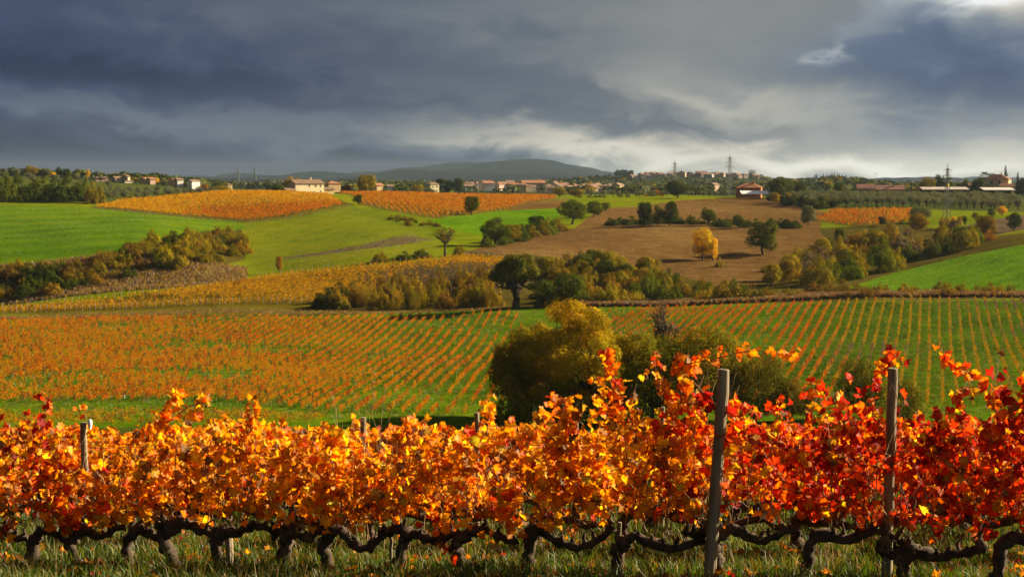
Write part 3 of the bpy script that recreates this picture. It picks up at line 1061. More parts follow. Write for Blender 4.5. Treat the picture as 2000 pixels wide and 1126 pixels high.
# skyline on the left and round the farmhouse
T('house_tree', 'spreading green tree behind the cream farmhouse', 'broad', 574, None, 33, 46, YG, d=790, seed=2)
T('house_tree', 'low green tree left of the cream farmhouse', 'broad', 543, None, 16, 30, MG, d=765, seed=0)
T('skyline_tree', 'small grey tree between the farmhouse barn and the round crest tree', 'round', 668, None, 28, 18, GG, d=960, seed=1)
T('skyline_tree', 'small dark round tree, left one of two behind the orange vineyard', 'round', 754, None, 18, 16, DG, d=1060, seed=2)
T('skyline_tree', 'small dark round tree, right one of two behind the orange vineyard', 'round', 770, None, 18, 15, DG, d=1060, seed=0)
T('skyline_tree', 'wide olive green tree behind the middle of the orange vineyard', 'broad', 812, None, 26, 42, OY, d=960, seed=1)
T('pine_tree', 'dark pine, left of three pines beside the distant town', 'pine', 862, None, 32, 26, DG, d=1180, seed=0)
T('pine_tree', 'dark pine, middle of three pines beside the distant town', 'round', 876, None, 30, 22, DG, d=1180, seed=1)
T('pine_tree', 'tallest dark pine, right of three pines beside the distant town', 'round', 896, None, 34, 24, DG, d=1180, seed=2)
wall_txt = ['olive green tree at the left edge of the wooded row above the meadow', 'dark tree, second from the left in the wooded row above the meadow',
            'yellow-green lit tree, third from the left in the wooded row above the meadow', 'dark tree, fourth from the left in the wooded row above the meadow',
            'dark brown-green tree, third from the right in the wooded row above the meadow', 'dark green tree, second from the right in the wooded row above the meadow',
            'yellowing tree at the right end of the wooded row above the meadow']
for k, (px, hp, wp, c) in enumerate([(8, 66, 52, MG), (38, 56, 50, DG), (78, 54, 60, MG), (108, 50, 48, DG), (133, 55, 50, DG), (160, 48, 48, MG), (186, 46, 36, OY)]):
    T('woodland_tree', wall_txt[k], 'shrub', px, None, hp, wp * 1.15, c, d=664 + (k % 3) * 8, seed=k % 3, group='wooded row above the meadow')
for k, (px, hp, wp, c, d, kd) in enumerate([(30, 22, 26, GG, 1120, 'round'), (62, 24, 30, OY, 1120, 'broad'), (92, 20, 24, GG, 1120, 'round'), (106, 14, 12, GO, 1110, 'round'),
                                            (120, 24, 18, DG, 1120, 'round'), (133, 22, 18, DG, 1120, 'round'), (150, 14, 16, GG, 1120, 'round'), (161, 15, 4.5, CY, 1120, 'cypress'), (174, 24, 8, GO, 1120, 'poplar')]):
    T('ridge_tree', ['grey-green tree at the left end of the far left ridge', 'ochre tree on the far left ridge', 'grey-green tree, middle of the far left ridge',
                     'tiny golden tree on the far left ridge', 'dark tree on the far left ridge, left one of a close pair', 'dark tree on the far left ridge, right one of a close pair',
                     'small grey tree left of the far left cypress', 'tiny cypress beside the golden poplar on the far left ridge', 'slim golden poplar on the far left ridge'][k],
      kd, px, None, hp, wp, c, d=d, seed=k % 3, group='trees of the far left ridge')
for k, (px, hp, wp, c) in enumerate([(262, 14, 30, OY), (285, 16, 24, OB), (306, 15, 18, GO), (322, 13, 22, GG), (365, 13, 22, MG), (400, 15, 22, OB), (428, 21, 46, OY), (236, 10, 22, OB)]):
    T('ridge_tree', ['ochre tree left of the hamlet gap on the left skyline', 'orange-brown tree between the left skyline houses', 'golden tree among the left skyline houses',
                     'grey-green tree among the left skyline houses', 'green tree between two pale skyline houses', 'orange-brown tree right of the last pale skyline house',
                     'wide olive tree ending the left skyline hamlet', 'brown tree beside the first skyline house'][k], 'round', px, None, hp, wp, c, d=1000 if k in (6,) else 1090,
      seed=k % 3, group='trees among the left skyline houses')


# ---------------------------------------------------------------- hero trees of the valley
def hero(name, label, px, py, hpx, wpx, n_lobes, n, leaf, col, seed, low=-0.6, cz=0.56, rz=0.42, lobe=0.15, d=None, limbs=14, r0=0.035, th=0.25, shell=0.5, hue=0.3, depth=1.0, category='tree', group=None):
    x, y, z = base_of(px, py, d)
    rng = np.random.default_rng(seed)
    h = hpx * y / F
    wm = wpx * y / F
    rx = wm / h / 2
    lb = envelope_lobes(rng, n_lobes, (0, 0, cz), (rx, rx * depth, rz), lobe, low, 0.8)
    lb = [tuple(v * h for v in l) for l in lb]
    root = empty(name, (x, y, z - 0.1), 0, label=label, category=category, group=group)
    cr = crown_mesh('crown', rng, lb, n, leaf, M['leaf'], shell, 0.55, 0.7, 0.15, hue, 0.42, 0.2)
    ob('crown', cr, root, color=col)
    g = Geo()
    top = np.array([rng.normal() * 0.02, 0, th]) * h
    g.tube(wander(rng, (0, 0, -0.3), top, 6, 0.04), np.linspace(r0 * 1.5, r0 * 0.85, 6) * h, 10, 0.07, rng)
    for l in lb[:limbs]:
        c = np.array(l[:3])
        st = top * rng.uniform(0.7, 1.0)
        P = wander(rng, st, c, 7, 0.10)
        g.tube(P, np.linspace(r0 * 0.55, r0 * 0.07, 7) * h, 6, 0.05, rng)
        for _ in range(3):
            e = c + rng.normal(size=3) * l[3] * 0.9
            g.tube(wander(rng, P[rng.integers(3, 6)], e, 5, 0.12), np.linspace(r0 * 0.2, r0 * 0.03, 5) * h, 4)
    ob('trunk', g.mesh('trunk', M['bark'], True), root)
    return root, h


oak, oh = hero('oak_tree', 'old gnarled oak with thick trunk on the far edge of the valley vineyard', 1008, 603, 116, 122, 26, 15000, 0.42, (0.105, 0.105, 0.008), 5, -0.35, 0.64, 0.34, 0.125, r0=0.05, th=0.30, limbs=22, shell=0.45)
rg = np.random.default_rng(77)
g = Geo()
for (ex, ez) in ((-0.50, 0.62), (-0.42, 0.50), (0.45, 0.52), (-0.36, 0.72)):    # bare boughs reaching out of the crown
    P = wander(rg, (0.02 * oh, 0, 0.34 * oh), (ex * oh, -0.12 * oh, ez * oh), 9, 0.07)
    g.tube(P, np.linspace(0.022, 0.004, 9) * oh, 6, 0.06, rg)
    for _ in range(5):
        k = rg.integers(4, 9)
        g.tube(wander(rg, P[k], P[k] + rg.normal(size=3) * 0.07 * oh + np.array([-0.03, 0, 0.03]) * oh, 4, 0.1), np.linspace(0.006, 0.002, 4) * oh, 4)
ob('bough', g.mesh('bough', M['bark'], True), oak)
hero('valley_tree', 'shaded left side of the golden valley tree, a second crown in darker colour', 1034, None, 205, 190, 70, 40000, 0.26, (0.25, 0.180, 0.008), 11, -1.0, 0.50, 0.50, 0.11, d=208, limbs=22, r0=0.02, th=0.22, hue=0.45)  # darker crown colour paints the shaded side of one broad tree
hero('valley_tree', 'big golden-lit tree in the middle of the valley, right of its darker second crown', 1128, None, 262, 270, 96, 66000, 0.26, (0.37, 0.255, 0.008), 12, -1.0, 0.50, 0.50, 0.085, d=202, limbs=22, r0=0.02, th=0.22, hue=0.35)
hero('valley_tree', 'green leafy thicket tree right of the golden valley tree', 1275, None, 196, 175, 40, 26000, 0.26, (0.165, 0.150, 0.008), 13, -1, 0.48, 0.5, 0.15, d=203, limbs=14, r0=0.018, th=0.15)
hero('valley_tree', 'olive green bushy tree at the right of the valley thicket', 1380, None, 196, 185, 40, 26000, 0.26, (0.20, 0.165, 0.008), 14, -1, 0.48, 0.48, 0.14, d=204, limbs=14, r0=0.018, th=0.15, hue=0.4)
hero('valley_bush', 'olive bush ending the valley thicket on the right', 1480, None, 150, 160, 30, 16000, 0.24, (0.130, 0.115, 0.009), 15, -1, 0.46, 0.5, 0.16, d=202, limbs=10, r0=0.016, th=0.1, category='bush')
hero('valley_bush', 'yellow-brown bush in front of the valley thicket, behind the red vines', 1550, None, 96, 100, 18, 7000, 0.22, (0.17, 0.125, 0.012), 16, -1, 0.45, 0.5, 0.18, d=201, limbs=8, r0=0.016, th=0.1, category='bush')
hero('valley_bush', 'dark olive bush among the green rows behind the second post', 1690, None, 138, 110, 22, 11000, 0.24, (0.115, 0.115, 0.009), 17, -1, 0.46, 0.5, 0.17, d=204, limbs=9, r0=0.016, th=0.1, category='bush')
hero('valley_bush', 'small olive bush right of the second post, among the green rows', 1778, None, 96, 90, 16, 6000, 0.22, (0.15, 0.13, 0.010), 18, -1, 0.45, 0.5, 0.18, d=201, limbs=7, r0=0.016, th=0.1, category='bush')
T('bare_shrub', 'grey leafless shrub poking out between the two valley trees', 'sparse', 1300, None, 170, 90, GB, d=246, seed=1, category='bush')
T('oak_neighbour', 'dark green tree right behind the old oak', 'round', 1112, 597, 78, 80, MG, seed=0)
T('oak_neighbour', 'lower green tree right of the old oak, at the field edge', 'round', 1060, 600, 58, 66, MG, seed=2)


T('skirt_bush', 'dark low bush at the foot of the darker left valley crown, left side', 'shrub', 1000, None, 105, 85, OY, d=200, seed=1, category='bush')
T('skirt_bush', 'dark low bush between the two big valley crowns', 'shrub', 1095, None, 120, 105, OY, d=200, seed=2, category='bush')
T('skirt_bush', 'olive low bush at the foot of the golden valley tree', 'shrub', 1195, None, 130, 105, OY, d=201, seed=0, category='bush')

# ---------------------------------------------------------------- scrub and hedges
def scatter(poly_px, n, sep, seed):
    poly = poly_world(poly_px)
    rng = random.Random(seed)
    x0, y0 = poly.min(0)
    x1, y1 = poly.max(0)
    out = []
    for _ in range(n * 60):
        if len(out) >= n:
            break
        x, y = rng.uniform(x0, x1), rng.uniform(y0, y1)
        if not inside(poly, np.array([x]), np.array([y]))[0]:
            continue
        if any((x - a) ** 2 + (y - b) ** 2 < sep * sep for a, b in out):
            continue
        out.append((x, y))
    return out


def thicket(poly, n, sep, seed, hr, wr, cols, kinds, name, label, group, cat='bush'):
    for (x, y) in scatter(poly, n, sep, seed):
        h = prng.uniform(*hr)
        bush(name, label, prng.choice(kinds), x, y, h, h * prng.uniform(*wr), jitter(prng.choice(cols)), prng.randrange(3), group, cat)


OCH = (0.24, 0.155, 0.009)
BRN = (0.165, 0.100, 0.014)
thicket([(0, 535), (80, 527), (180, 512), (270, 490), (300, 500), (270, 540), (140, 568), (20, 590), (0, 580)], 44, 3.4, 1, (3.0, 4.8), (1.1, 1.8), [OCH, BRN, OY, OY, MG, MG], ['shrub', 'brush'],
        'bank_bush', 'brown autumn bush on the lower left part of the wooded bank', 'bushes on the lower wooded bank')
thicket([(275, 485), (330, 470), (400, 458), (470, 455), (482, 480), (470, 500), (400, 515), (300, 535)], 46, 3.0, 2, (3.8, 6.2), (1.0, 1.5), [OCH, OY, OY, YG, MG], ['brush', 'shrub', 'shrub'],
        'bank_bush', 'ochre bush in the tall right part of the wooded bank', 'bushes on the upper wooded bank')
thicket([(-300, 0, 440), (0, 0, 430), (100, 0, 432), (100, 0, 450), (-300, 0, 455)], 14, 4, 3, (4, 6), (1.0, 1.6), [BRN, DG, OY], ['shrub'],
        'bank_bush', 'dark bush at the left end of the wooded bank', 'bushes at the left end of the bank')
thicket([(640, 606), (700, 580), (820, 556), (960, 545), (975, 600), (800, 606)], 46, 2.6, 4, (4.5, 8.0), (0.7, 1.1), [OCH, OY, YG, OY, BRN, OCH], ['brush', 'shrub', 'shrub'],
        'scrub_bush', 'golden brown bush in the scrub left of the old oak', 'golden scrub left of the oak')
thicket([(625, 608), (640, 592), (690, 590), (700, 606)], 6, 3, 5, (4.5, 7), (1.1, 1.5), [DG, MG], ['shrub'],
        'scrub_bush', 'dark green bush at the left end of the golden scrub', 'dark bushes ending the golden scrub')
thicket([(1030, 600), (1130, 560), (1250, 550), (1400, 575), (1480, 585), (1480, 588), (1250, 594)], 60, 3.0, 6, (3.5, 6.5), (0.9, 1.4), [OCH, OY, YG, MG, LG, OY, OCH], ['shrub', 'brush', 'shrub'],
        'scrub_bush', 'yellowing bush in the scrub right of the old oak', 'scrub right of the oak')
thicket([(1060, 545), (1150, 530), (1250, 536), (1320, 548), (1320, 560), (1130, 565)], 24, 4.0, 7, (6, 9), (0.8, 1.2), [MG, OY, YG, OY], ['shrub', 'round'],
        'scrub_bush', 'olive green bush behind the scrub, along the ploughed field', 'taller scrub along the ploughed field')
thicket([(1400, 574), (1650, 566), (2000, 573), (2000, 578), (1650, 584), (1400, 588)], 40, 3.0, 8, (2.2, 4.5), (1.0, 1.6), [OCH, BRN, BRN, OY], ['brush', 'shrub'],
        'verge_bush', 'low brown bush along the top edge of the green vineyard', 'bushes along the vineyard verge')
thicket([(1530, 555), (1560, 520), (1640, 470), (1720, 450), (1840, 455), (1900, 470), (1960, 465), (1900, 490), (1780, 515), (1690, 545), (1640, 560)], 62, 4.6, 9, (5.5, 10), (0.75, 1.15),
        [OY, OY, YG, YG, MG, LG, OCH, GB], ['shrub', 'round', 'brush', 'shrub'],
        'hollow_bush', 'tall autumn bush in the wooded hollow left of the wheat hill', 'bushes in the wooded hollow')
thicket([(945, 476), (1000, 462), (1100, 440), (1120, 442), (1100, 452), (1000, 474), (950, 486)], 34, 3.2, 10, (4.0, 6.0), (1.0, 1.5), [MG, OY, MG, LG], ['shrub'],
        'hedge_bush', 'green bush of the hedge between the bright field and the ploughed field', 'bushes of the central hedge')
thicket([(1185, 441), (1320, 438), (1420, 444), (1560, 446), (1560, 440), (1420, 438), (1320, 434), (1190, 438)], 40, 3.2, 11, (2.2, 4.0), (1.2, 1.9), [DG, DG, MG], ['shrub'],
        'ditch_bush', 'low dark bush along the ditch between the two ploughed fields', 'bushes along the ditch')
thicket([(760, 424), (850, 440), (875, 452), (860, 455), (820, 446), (755, 430)], 12, 3.0, 12, (1.2, 2.4), (1.2, 2.0), [BRN, OY, MG], ['shrub'],
        'ditch_bush', 'small brown bush along the ditch under the orange vineyard', 'bushes along the orange vineyard ditch')
thicket([(1130, 0, 845), (1300, 0, 840), (1300, 0, 875), (1130, 0, 880)], 14, 4.0, 13, (1.5, 2.6), (1.2, 1.8), [BRN, OB, LG, MG], ['shrub'],
        'garden_bush', 'small bush on the grassy top of the ploughed slope', 'small bushes above the ploughed slope')
thicket([(1505, 0, 770), (1590, 0, 735), (1640, 0, 715), (1640, 0, 700), (1600, 0, 700), (1500, 0, 750)], 22, 4.0, 14, (4, 7), (0.9, 1.3), [DG, OY, MG, DG], ['shrub', 'round'],
        'grove_bush', 'dark bush edging the olive grove above the ploughed field', 'bushes edging the olive grove')
thicket([(520, 0, 757), (560, 0, 757), (560, 0, 775), (520, 0, 775)], 5, 2.5, 15, (2, 3.4), (1.2, 1.6), [DG, MG], ['shrub'],
        'garden_bush', 'dark garden bush left of the cream farmhouse', 'garden bushes by the farmhouse')
thicket([(250, 0, 700), (430, 0, 756), (430, 0, 764), (250, 0, 712)], 14, 3.2, 16, (1.6, 2.6), (1.2, 1.8), [DG, OY], ['shrub'],
        'hedge_bush', 'low dark bush behind the crest of the yellow vineyard', 'hedge behind the yellow vineyard')


# ---------------------------------------------------------------- olive groves
def grove(poly_px, dx_, dy_, label, group, seed, hr=(4.2, 5.8), most=300):
    poly = poly_world(poly_px)
    rng = random.Random(seed)
    x0, y0 = poly.min(0)
    x1, y1 = poly.max(0)
    n = 0
    y = y0
    while y < y1:
        x = x0
        while x < x1:
            a, b = x + rng.uniform(-1.2, 1.2), y + rng.uniform(-1.2, 1.2)
            if inside(poly, np.array([a]), np.array([b]))[0] and n < most:
                h = rng.uniform(*hr)
                tm, cr, wd = proto('olive', rng.randrange(3))
                s = h * rng.uniform(0.95, 1.2)
                r = empty('olive_tree', (a, b, tz(a, b) - 0.1), rng.uniform(0, 6.28), (s, s, h), label=label, category='tree', group=group)
                ob('trunk', tm, r)
                ob('crown', cr, r, color=jitter((0.135, 0.150, 0.075), 0.15))
                n += 1
            x += dx_
        y += dy_


grove([(1600, 0, 705), (1800, 0, 700), (1990, 0, 705), (1990, 0, 855), (1530, 0, 880), (1505, 0, 800)], 7.2, 12.5, 'silvery olive tree in the grove below the long farm roofs', 'olive grove below the farm', 21, (4.6, 6.4), 185)
grove([(205, 0, 700), (260, 0, 725), (430, 0, 775), (430, 0, 960), (200, 0, 1000)], 12, 24.0, 'grey-green olive tree in the grove behind the yellow vineyard', 'olive grove behind the yellow vineyard', 22, (3.8, 5.2), 50)
grove([(0, 0, 900), (200, 0, 900), (240, 0, 1060), (0, 0, 1090)], 18, 50.0, 'grey-green olive tree on the far left ridge', 'olives of the left ridge', 23, (4, 5.5), 16)
grove([(1135, 0, 893), (1500, 0, 870), (1500, 0, 905), (1135, 0, 925)], 7.5, 16.0, 'silvery olive tree in the line on the skyline above the ploughed field', 'olive line on the crest', 24, (3.8, 5.0), 34)
grove([(640, 0, 905), (860, 0, 930), (860, 0, 990), (640, 0, 960)], 14, 25.0, 'grey olive tree on the slope behind the orange vineyard', 'olives behind the orange vineyard', 25, (5, 6.5), 14)

# cypresses and trees of the far ridge on the right
rr = random.Random(5)
for k in range(30):
    px = 1556 + k * 4.3 + rr.uniform(-1.5, 1.5)
    hp = rr.uniform(9, 15) * (0.75 + 0.45 * math.exp(-((px - 1618) / 40) ** 2))
    tree('cypress_tree', 'tiny bluish cypress in the row along the far right ridge', 'cypress', px, None, hp, rr.uniform(3.0, 5.5), (0.030, 0.042, 0.022), d=1790 + rr.uniform(-15, 15), seed=k % 3, group='cypresses of the far ridge')
for k, (px, hp, wp) in enumerate([(1205, 20, 14), (1218, 18, 26), (1232, 17, 14), (1166, 12, 8), (1120, 9, 14), (1190, 9, 10), (1080, 10, 12), (1250, 10, 10)]):
    tree('ridge_tree', 'dark tree on the hazy ridge left of the hill town', 'round', px, None, hp, wp, CY, d=2540, seed=k % 3, group='trees of the hazy ridge')


# far woods that read as one mass
def far_woods():
    rng = np.random.default_rng(3)
    n = 5200
    px = rng.uniform(-700, 2700, n)
    d = np.exp(rng.uniform(math.log(1180), math.log(3200), n))
    x = (px - 1000) / F * d
    keep = ~((px > 430) & (px < 620) & (d < 1500)) & ~((px > 895) & (px < 1225) & (d < 1760) & (rng.random(n) < 0.85)) & ~((px > 1225) & (px < 1490) & (d > 2200) & (d < 2450) & (rng.random(n) < 0.6)) & ~((px > 1240) & (px < 1470) & (d > 2380) & (d < 2700))
    x, d = x[keep], d[keep]
    z = TZ(x, d)
    n = len(x)
    m = 26
    r = rng.uniform(3.0, 6.0, n)
    dirs = rand_unit(rng, n * m)
    dirs[:, 2] = np.abs(dirs[:, 2]) * 1.1 - 0.1
    rr_ = np.repeat(r, m)[:, None]
    P = np.repeat(np.stack([x, d, z + r * 0.35], 1), m, 0) + dirs * rr_ * np.array([1, 1, 0.8])
    N = dirs + rand_unit(rng, n * m) * 0.6
    N /= np.linalg.norm(N, axis=1)[:, None]
    V, Fc = leaf_cards(rng, P, N, rr_[:, 0] * 0.75, 0.8)
    base = np.array([DG, MG, GG, OY, CY])[rng.choice(5, n, p=[.32, .26, .2, .1, .12])] * rng.uniform(0.7, 1.2, (n, 1))
    t = np.repeat(base, m, 0) * rng.uniform(0.75, 1.25, (n * m, 1))
    me = mesh_np('woods', V, Fc, np.repeat(t, 4, 0), M['leaf'])
    ob('woods', me, kind='stuff', label='distant woods and groves covering the hazy hills', category='woods')


far_woods()

# ---------------------------------------------------------------- vineyards of the valley and the hills, row by row
def vnoise(x, y, s):
    return 0.5 + 0.25 * (np.sin(x * s + 1.7 * np.sin(y * s * 0.7)) + np.sin(y * s * 1.3 + 2.1 * np.sin(x * s * 0.6 + 1.0)))


V_OR = np.array((0.44, 0.150, 0.005))
V_RO = np.array((0.38, 0.085, 0.006))
V_AM = np.array((0.45, 0.220, 0.006))
V_YE = np.array((0.46, 0.255, 0.006))
V_OL = np.array((0.28, 0.195, 0.010))
V_BR = np.array((0.17, 0.075, 0.018))
V_GY = np.array((0.13, 0.092, 0.070))
V_GR = np.array((0.09, 0.11, 0.012))


ORD = ('first second third fourth fifth sixth seventh eighth ninth tenth eleventh twelfth thirteenth fourteenth fifteenth sixteenth seventeenth eighteenth nineteenth twentieth '
       'twenty-first twenty-second twenty-third twenty-fourth twenty-fifth twenty-sixth twenty-seventh twenty-eighth twenty-ninth thirtieth thirty-first thirty-second thirty-third thirty-fourth thirty-fifth thirty-sixth thirty-seventh thirty-eighth thirty-ninth fortieth').split()
ROWN = {}


def row_label(key, pattern):
    n = ROWN.get(key, 0)
    ROWN[key] = n + 1
    return pattern % ORD[n] if n < len(ORD) else pattern % 'last'


def vine_rows(poly_px, t, spacing, rngseed, per_m, leaf, hgt, colour, gapf, label, group, wid=0.28, zlo=0.35, post=None, labels=None):
    poly = poly_world(poly_px)
    rng = np.random.default_rng(rngseed)
    v = np.array((t, 1.0))
    v /= np.linalg.norm(v)
    nrm = np.array((v[1], -v[0]))
    o = poly @ nrm
    s_ = poly @ v
    k0, k1 = int(math.ceil(o.min() / spacing)), int(o.max() / spacing)
    rows = 0
    for k in range(k0, k1 + 1):
        c = k * spacing
        s = np.arange(s_.min(), s_.max(), 0.9)
        wobble = 0.12 * np.sin(s * 0.05 + k)
        X = nrm[0] * (c + wobble) + v[0] * s
        Y = nrm[1] * (c + wobble) + v[1] * s
        ok = inside(poly, X, Y)
        if ok.sum() < 4:
            continue
        X, Y, s = X[ok], Y[ok], s[ok]
        ends = (X[0], Y[0]), (X[-1], Y[-1])
        g_, amount = gapf(X, Y, rng)
        live = rng.random(len(X)) > g_
        if live.sum() < 3:
            continue
        X, Y, am = X[live], Y[live], amount[live]
        cnt = np.maximum(1, (per_m * 0.9 * am * rng.uniform(0.6, 1.4, len(X)))).astype(int)
        idx = np.repeat(np.arange(len(X)), cnt)
        n = len(idx)
        al = rng.normal(size=n) * 0.34
        ac = rng.normal(size=n) * wid * 0.6
        top = hgt * rng.uniform(0.8, 1.12, len(X))[idx]
        h = zlo + (top - zlo) * rng.random(n) ** 0.75
        px_, py_ = X[idx] + v[0] * al + nrm[0] * ac, Y[idx] + v[1] * al + nrm[1] * ac
        P = np.stack([px_, py_, TZ(px_, py_) + h], 1)
        N = rand_unit(rng, n)
        N[:, 2] = np.abs(N[:, 2]) * 0.7
        N /= np.linalg.norm(N, axis=1)[:, None]
        sz = leaf * rng.uniform(0.6, 1.35, n)
        Vv, Fc = leaf_cards(rng, P, N, sz, 0.8)
        colr = colour(X, Y, rng)[idx] * rng.uniform(0.75, 1.2, (n, 1))
        org = np.array([ends[0][0], ends[0][1], tz(*ends[0])])
        root = empty('vine_row', tuple(org), 0, label=labels(k, X, Y) if labels else label, category='vine row', group=group)
        ob('foliage', mesh_np('foliage', Vv - org, Fc, np.repeat(colr, 4, 0), M['vine_far']), root, kind='stuff')
        if post:
            for (ex, ey) in ends:
                ob('post', post, root, loc=(ex - org[0], ey - org[1], tz(ex, ey) - org[2]))
        rows += 1
    return rows


def pick(rng, n, cols, p):
    p = np.asarray(p, float)
    if p.ndim == 1:
        return np.array(cols)[rng.choice(len(cols), n, p=p / p.sum())]
    p = p / p.sum(1)[:, None]
    u = rng.random(n)[:, None]
    return np.array(cols)[(u > np.cumsum(p, 1)).sum(1).clip(0, len(cols) - 1)]


def PXC(X, Y):
    return 1000 + F * X / Y


pg = Geo()
pg.tube([(0, 0, -0.2), (0, 0, 1.0), (0.02, 0, 2.0)], [0.07, 0.065, 0.06], 6)
POST_FAR = pg.mesh('post', solid_material('grey_stake', (0.24, 0.22, 0.19), (0.40, 0.38, 0.34), 8, 0.9, 0.3))


def col_left(X, Y, rng):
    k = vnoise(X, Y, 0.10)
    n = len(X)
    p = np.stack([0.45 + 0 * X, 0.16 + 0.25 * k, 0.34 * (1 - k), 0.10 + 0 * X, 0.06 + 0 * X], 1)
    return pick(rng, n, [V_OR * 1.05, V_AM * 0.9, V_RO * 1.05, V_BR, V_OL], p)


def gap_left(X, Y, rng):
    px = PXC(X, Y)
    k = vnoise(X + 13, Y, 0.085) * 0.6 + vnoise(X, Y - 40, 0.22) * 0.4
    g_ = 0.07 + 0.55 * np.clip((k - 0.60) * 5, 0, 1)
    east = np.clip((px - 560) / 380, 0, 1)
    g_ = g_ + east * 0.16 * np.clip((380 - Y) / 60, 0, 1) + 0.10 * east
    g_ += 0.75 * np.exp(-((px - 430) / 90) ** 2 - ((Y - 262) / 9) ** 2)
    g_ += 0.45 * np.clip((60 - px) / 120, 0, 1) * np.clip((Y - 320) / 40, 0, 1)
    am = np.clip(1.1 - 0.25 * east - 0.2 * np.clip((k - 0.5) * 3, 0, 1), 0.3, 1.2)
    return np.clip(g_, 0, 0.93), am


LEFT_VINES = [(-160, 0, 228), (400, 0, 226), (640, 0, 212), (1010, 0, 208), (1040, 0, 300), (1010, 0, 361), (750, 0, 364), (500, 0, 366), (250, 0, 368), (0, 0, 368), (-160, 0, 366)]
vine_rows(LEFT_VINES, 0.075, 2.3, 31, 36, 0.22, 1.15, col_left, gap_left, 'orange vine row in the left valley vineyard', 'vine rows of the left valley vineyard', 0.20, 0.15,
          labels=lambda k, X, Y: 'orange vine row in the left valley vineyard' if PXC(X, Y).mean() < 620 else row_label('thin', '%s row, counted rightwards, of the thin orange rows left of the big valley trees'))


vine_rows([(-160, 0, 193), (600, 0, 193), (640, 0, 207), (300, 0, 211), (-160, 0, 213)], 5.0, 2.4, 39, 30, 0.20, 1.2, lambda X, Y, rng: pick(rng, len(X), [V_OR, V_AM, V_OL, V_BR], [.35, .25, .25, .15]),
          lambda X, Y, rng: (0.12 + 0.4 * (vnoise(X, Y, 0.3) > 0.66), np.full(len(X), 0.9)), 'muted orange vine row at the foot of the near slope, on the left', 'vine rows at the foot of the slope', 0.3, 0.2)


def col_right(X, Y, rng):
    px = PXC(X, Y)
    e = np.clip((px - 1560) / 130, 0, 1)
    k = vnoise(X, Y, 0.13)
    gy = np.clip((vnoise(X * 0.6, Y, 0.09) - 0.52) * 4, 0, 1) * e
    p = np.stack([0.75 * (1 - e) + 0.02, 0.25 * (1 - e) + 0.02, e * (0.16 + 0.22 * k) * (1 - gy), e * 0.7 * (1 - gy), e * 0.25, gy * 0.9], 1)
    return pick(rng, len(X), [V_RO, V_OR, V_AM * 0.75, V_OL, V_GR * 1.3, V_GY], p)


def gap_right(X, Y, rng):
    px = PXC(X, Y)
    w_ = np.clip((1620 - px) / 120, 0, 1)
    k = vnoise(X, Y + 9, 0.12)
    g_ = 0.04 + w_ * (0.22 + 0.6 * np.clip((k - 0.5) * 4, 0, 1))
    return np.clip(g_, 0, 0.92), np.clip(0.9 - 0.2 * w_, 0.3, 1.1)


vine_rows([(1130, 0, 345), (1215, 0, 222), (2150, 0, 218), (2150, 0, 358), (2000, 0, 359), (1500, 0, 360), (1200, 0, 362)], 0.295, 2.2, 32, 36, 0.21, 1.3, col_right, gap_right,
          'olive and amber vine row on bright grass in the right valley vineyard', 'vine rows of the right valley vineyard', 0.21, 0.2,
          labels=lambda k, X, Y: row_label('red', '%s red-orange vine row to the right of the big valley trees') if PXC(X, Y).mean() < 1560 else row_label('olive', '%s olive vine row on bright grass, counted rightwards from the red-orange rows'))


def col_band(X, Y, rng):
    k = vnoise(X, Y, 0.05)
    px = PXC(X, Y)
    gy = np.clip((px - 690) / 160, 0, 1) * np.clip((445 - Y) / 12, 0, 1) * np.clip((Y - 402) / 12, 0, 1)
    low = np.clip((425 - Y) / 20, 0, 1) * np.clip((650 - px) / 300, 0, 1)
    p = np.stack([0.50 * (1 - gy) * (1 - 0.5 * low), 0.35 * (1 - gy), 0.10 + 0.35 * low, gy * 1.2, 0.05 + low * 0.2], 1)
    return pick(rng, len(X), [V_YE, V_AM, V_OL, V_GY, V_BR], p)


def gap_band(X, Y, rng):
    px = PXC(X, Y)
    k = np.clip((vnoise(X * 0.35, Y * 1.6 + 0.14 * X, 0.11) - 0.52) * 4, 0, 1)
    return np.clip(0.05 + 0.6 * k * np.clip((700 - px) / 300, 0.2, 1), 0, 0.9), np.full(len(X), 1.0)


vine_rows([(-250, 0, 404), (0, 0, 400), (0, 606), (200, 587), (420, 558), (560, 538), (760, 518), (905, 503), (983, 506), (983, 0, 412), (820, 0, 404), (640, 0, 397), (300, 0, 393), (-250, 0, 396)],
          0.16, 1.7, 33, 15, 0.34, 1.5, col_band, gap_band, 'golden vine row in the band below the green hillside', 'vine rows of the golden band', 0.55, 0.15, post=POST_FAR)


def col_yel(X, Y, rng):
    px = PXC(X, Y)
    low = np.clip((vnoise(X * 0.4, Y, 0.02) * 20 + 660 - Y - (480 - px) * 0.12) / 26, 0, 1) * np.clip((px - 330) / 90, 0, 1)
    p = np.stack([0.6 * (1 - low), 0.34 * (1 - low), 0.06 + 0.62 * low, 0.25 * low], 1)
    return pick(rng, len(X), [V_YE * 1.05, V_AM * 1.1, V_OR, V_RO], p)


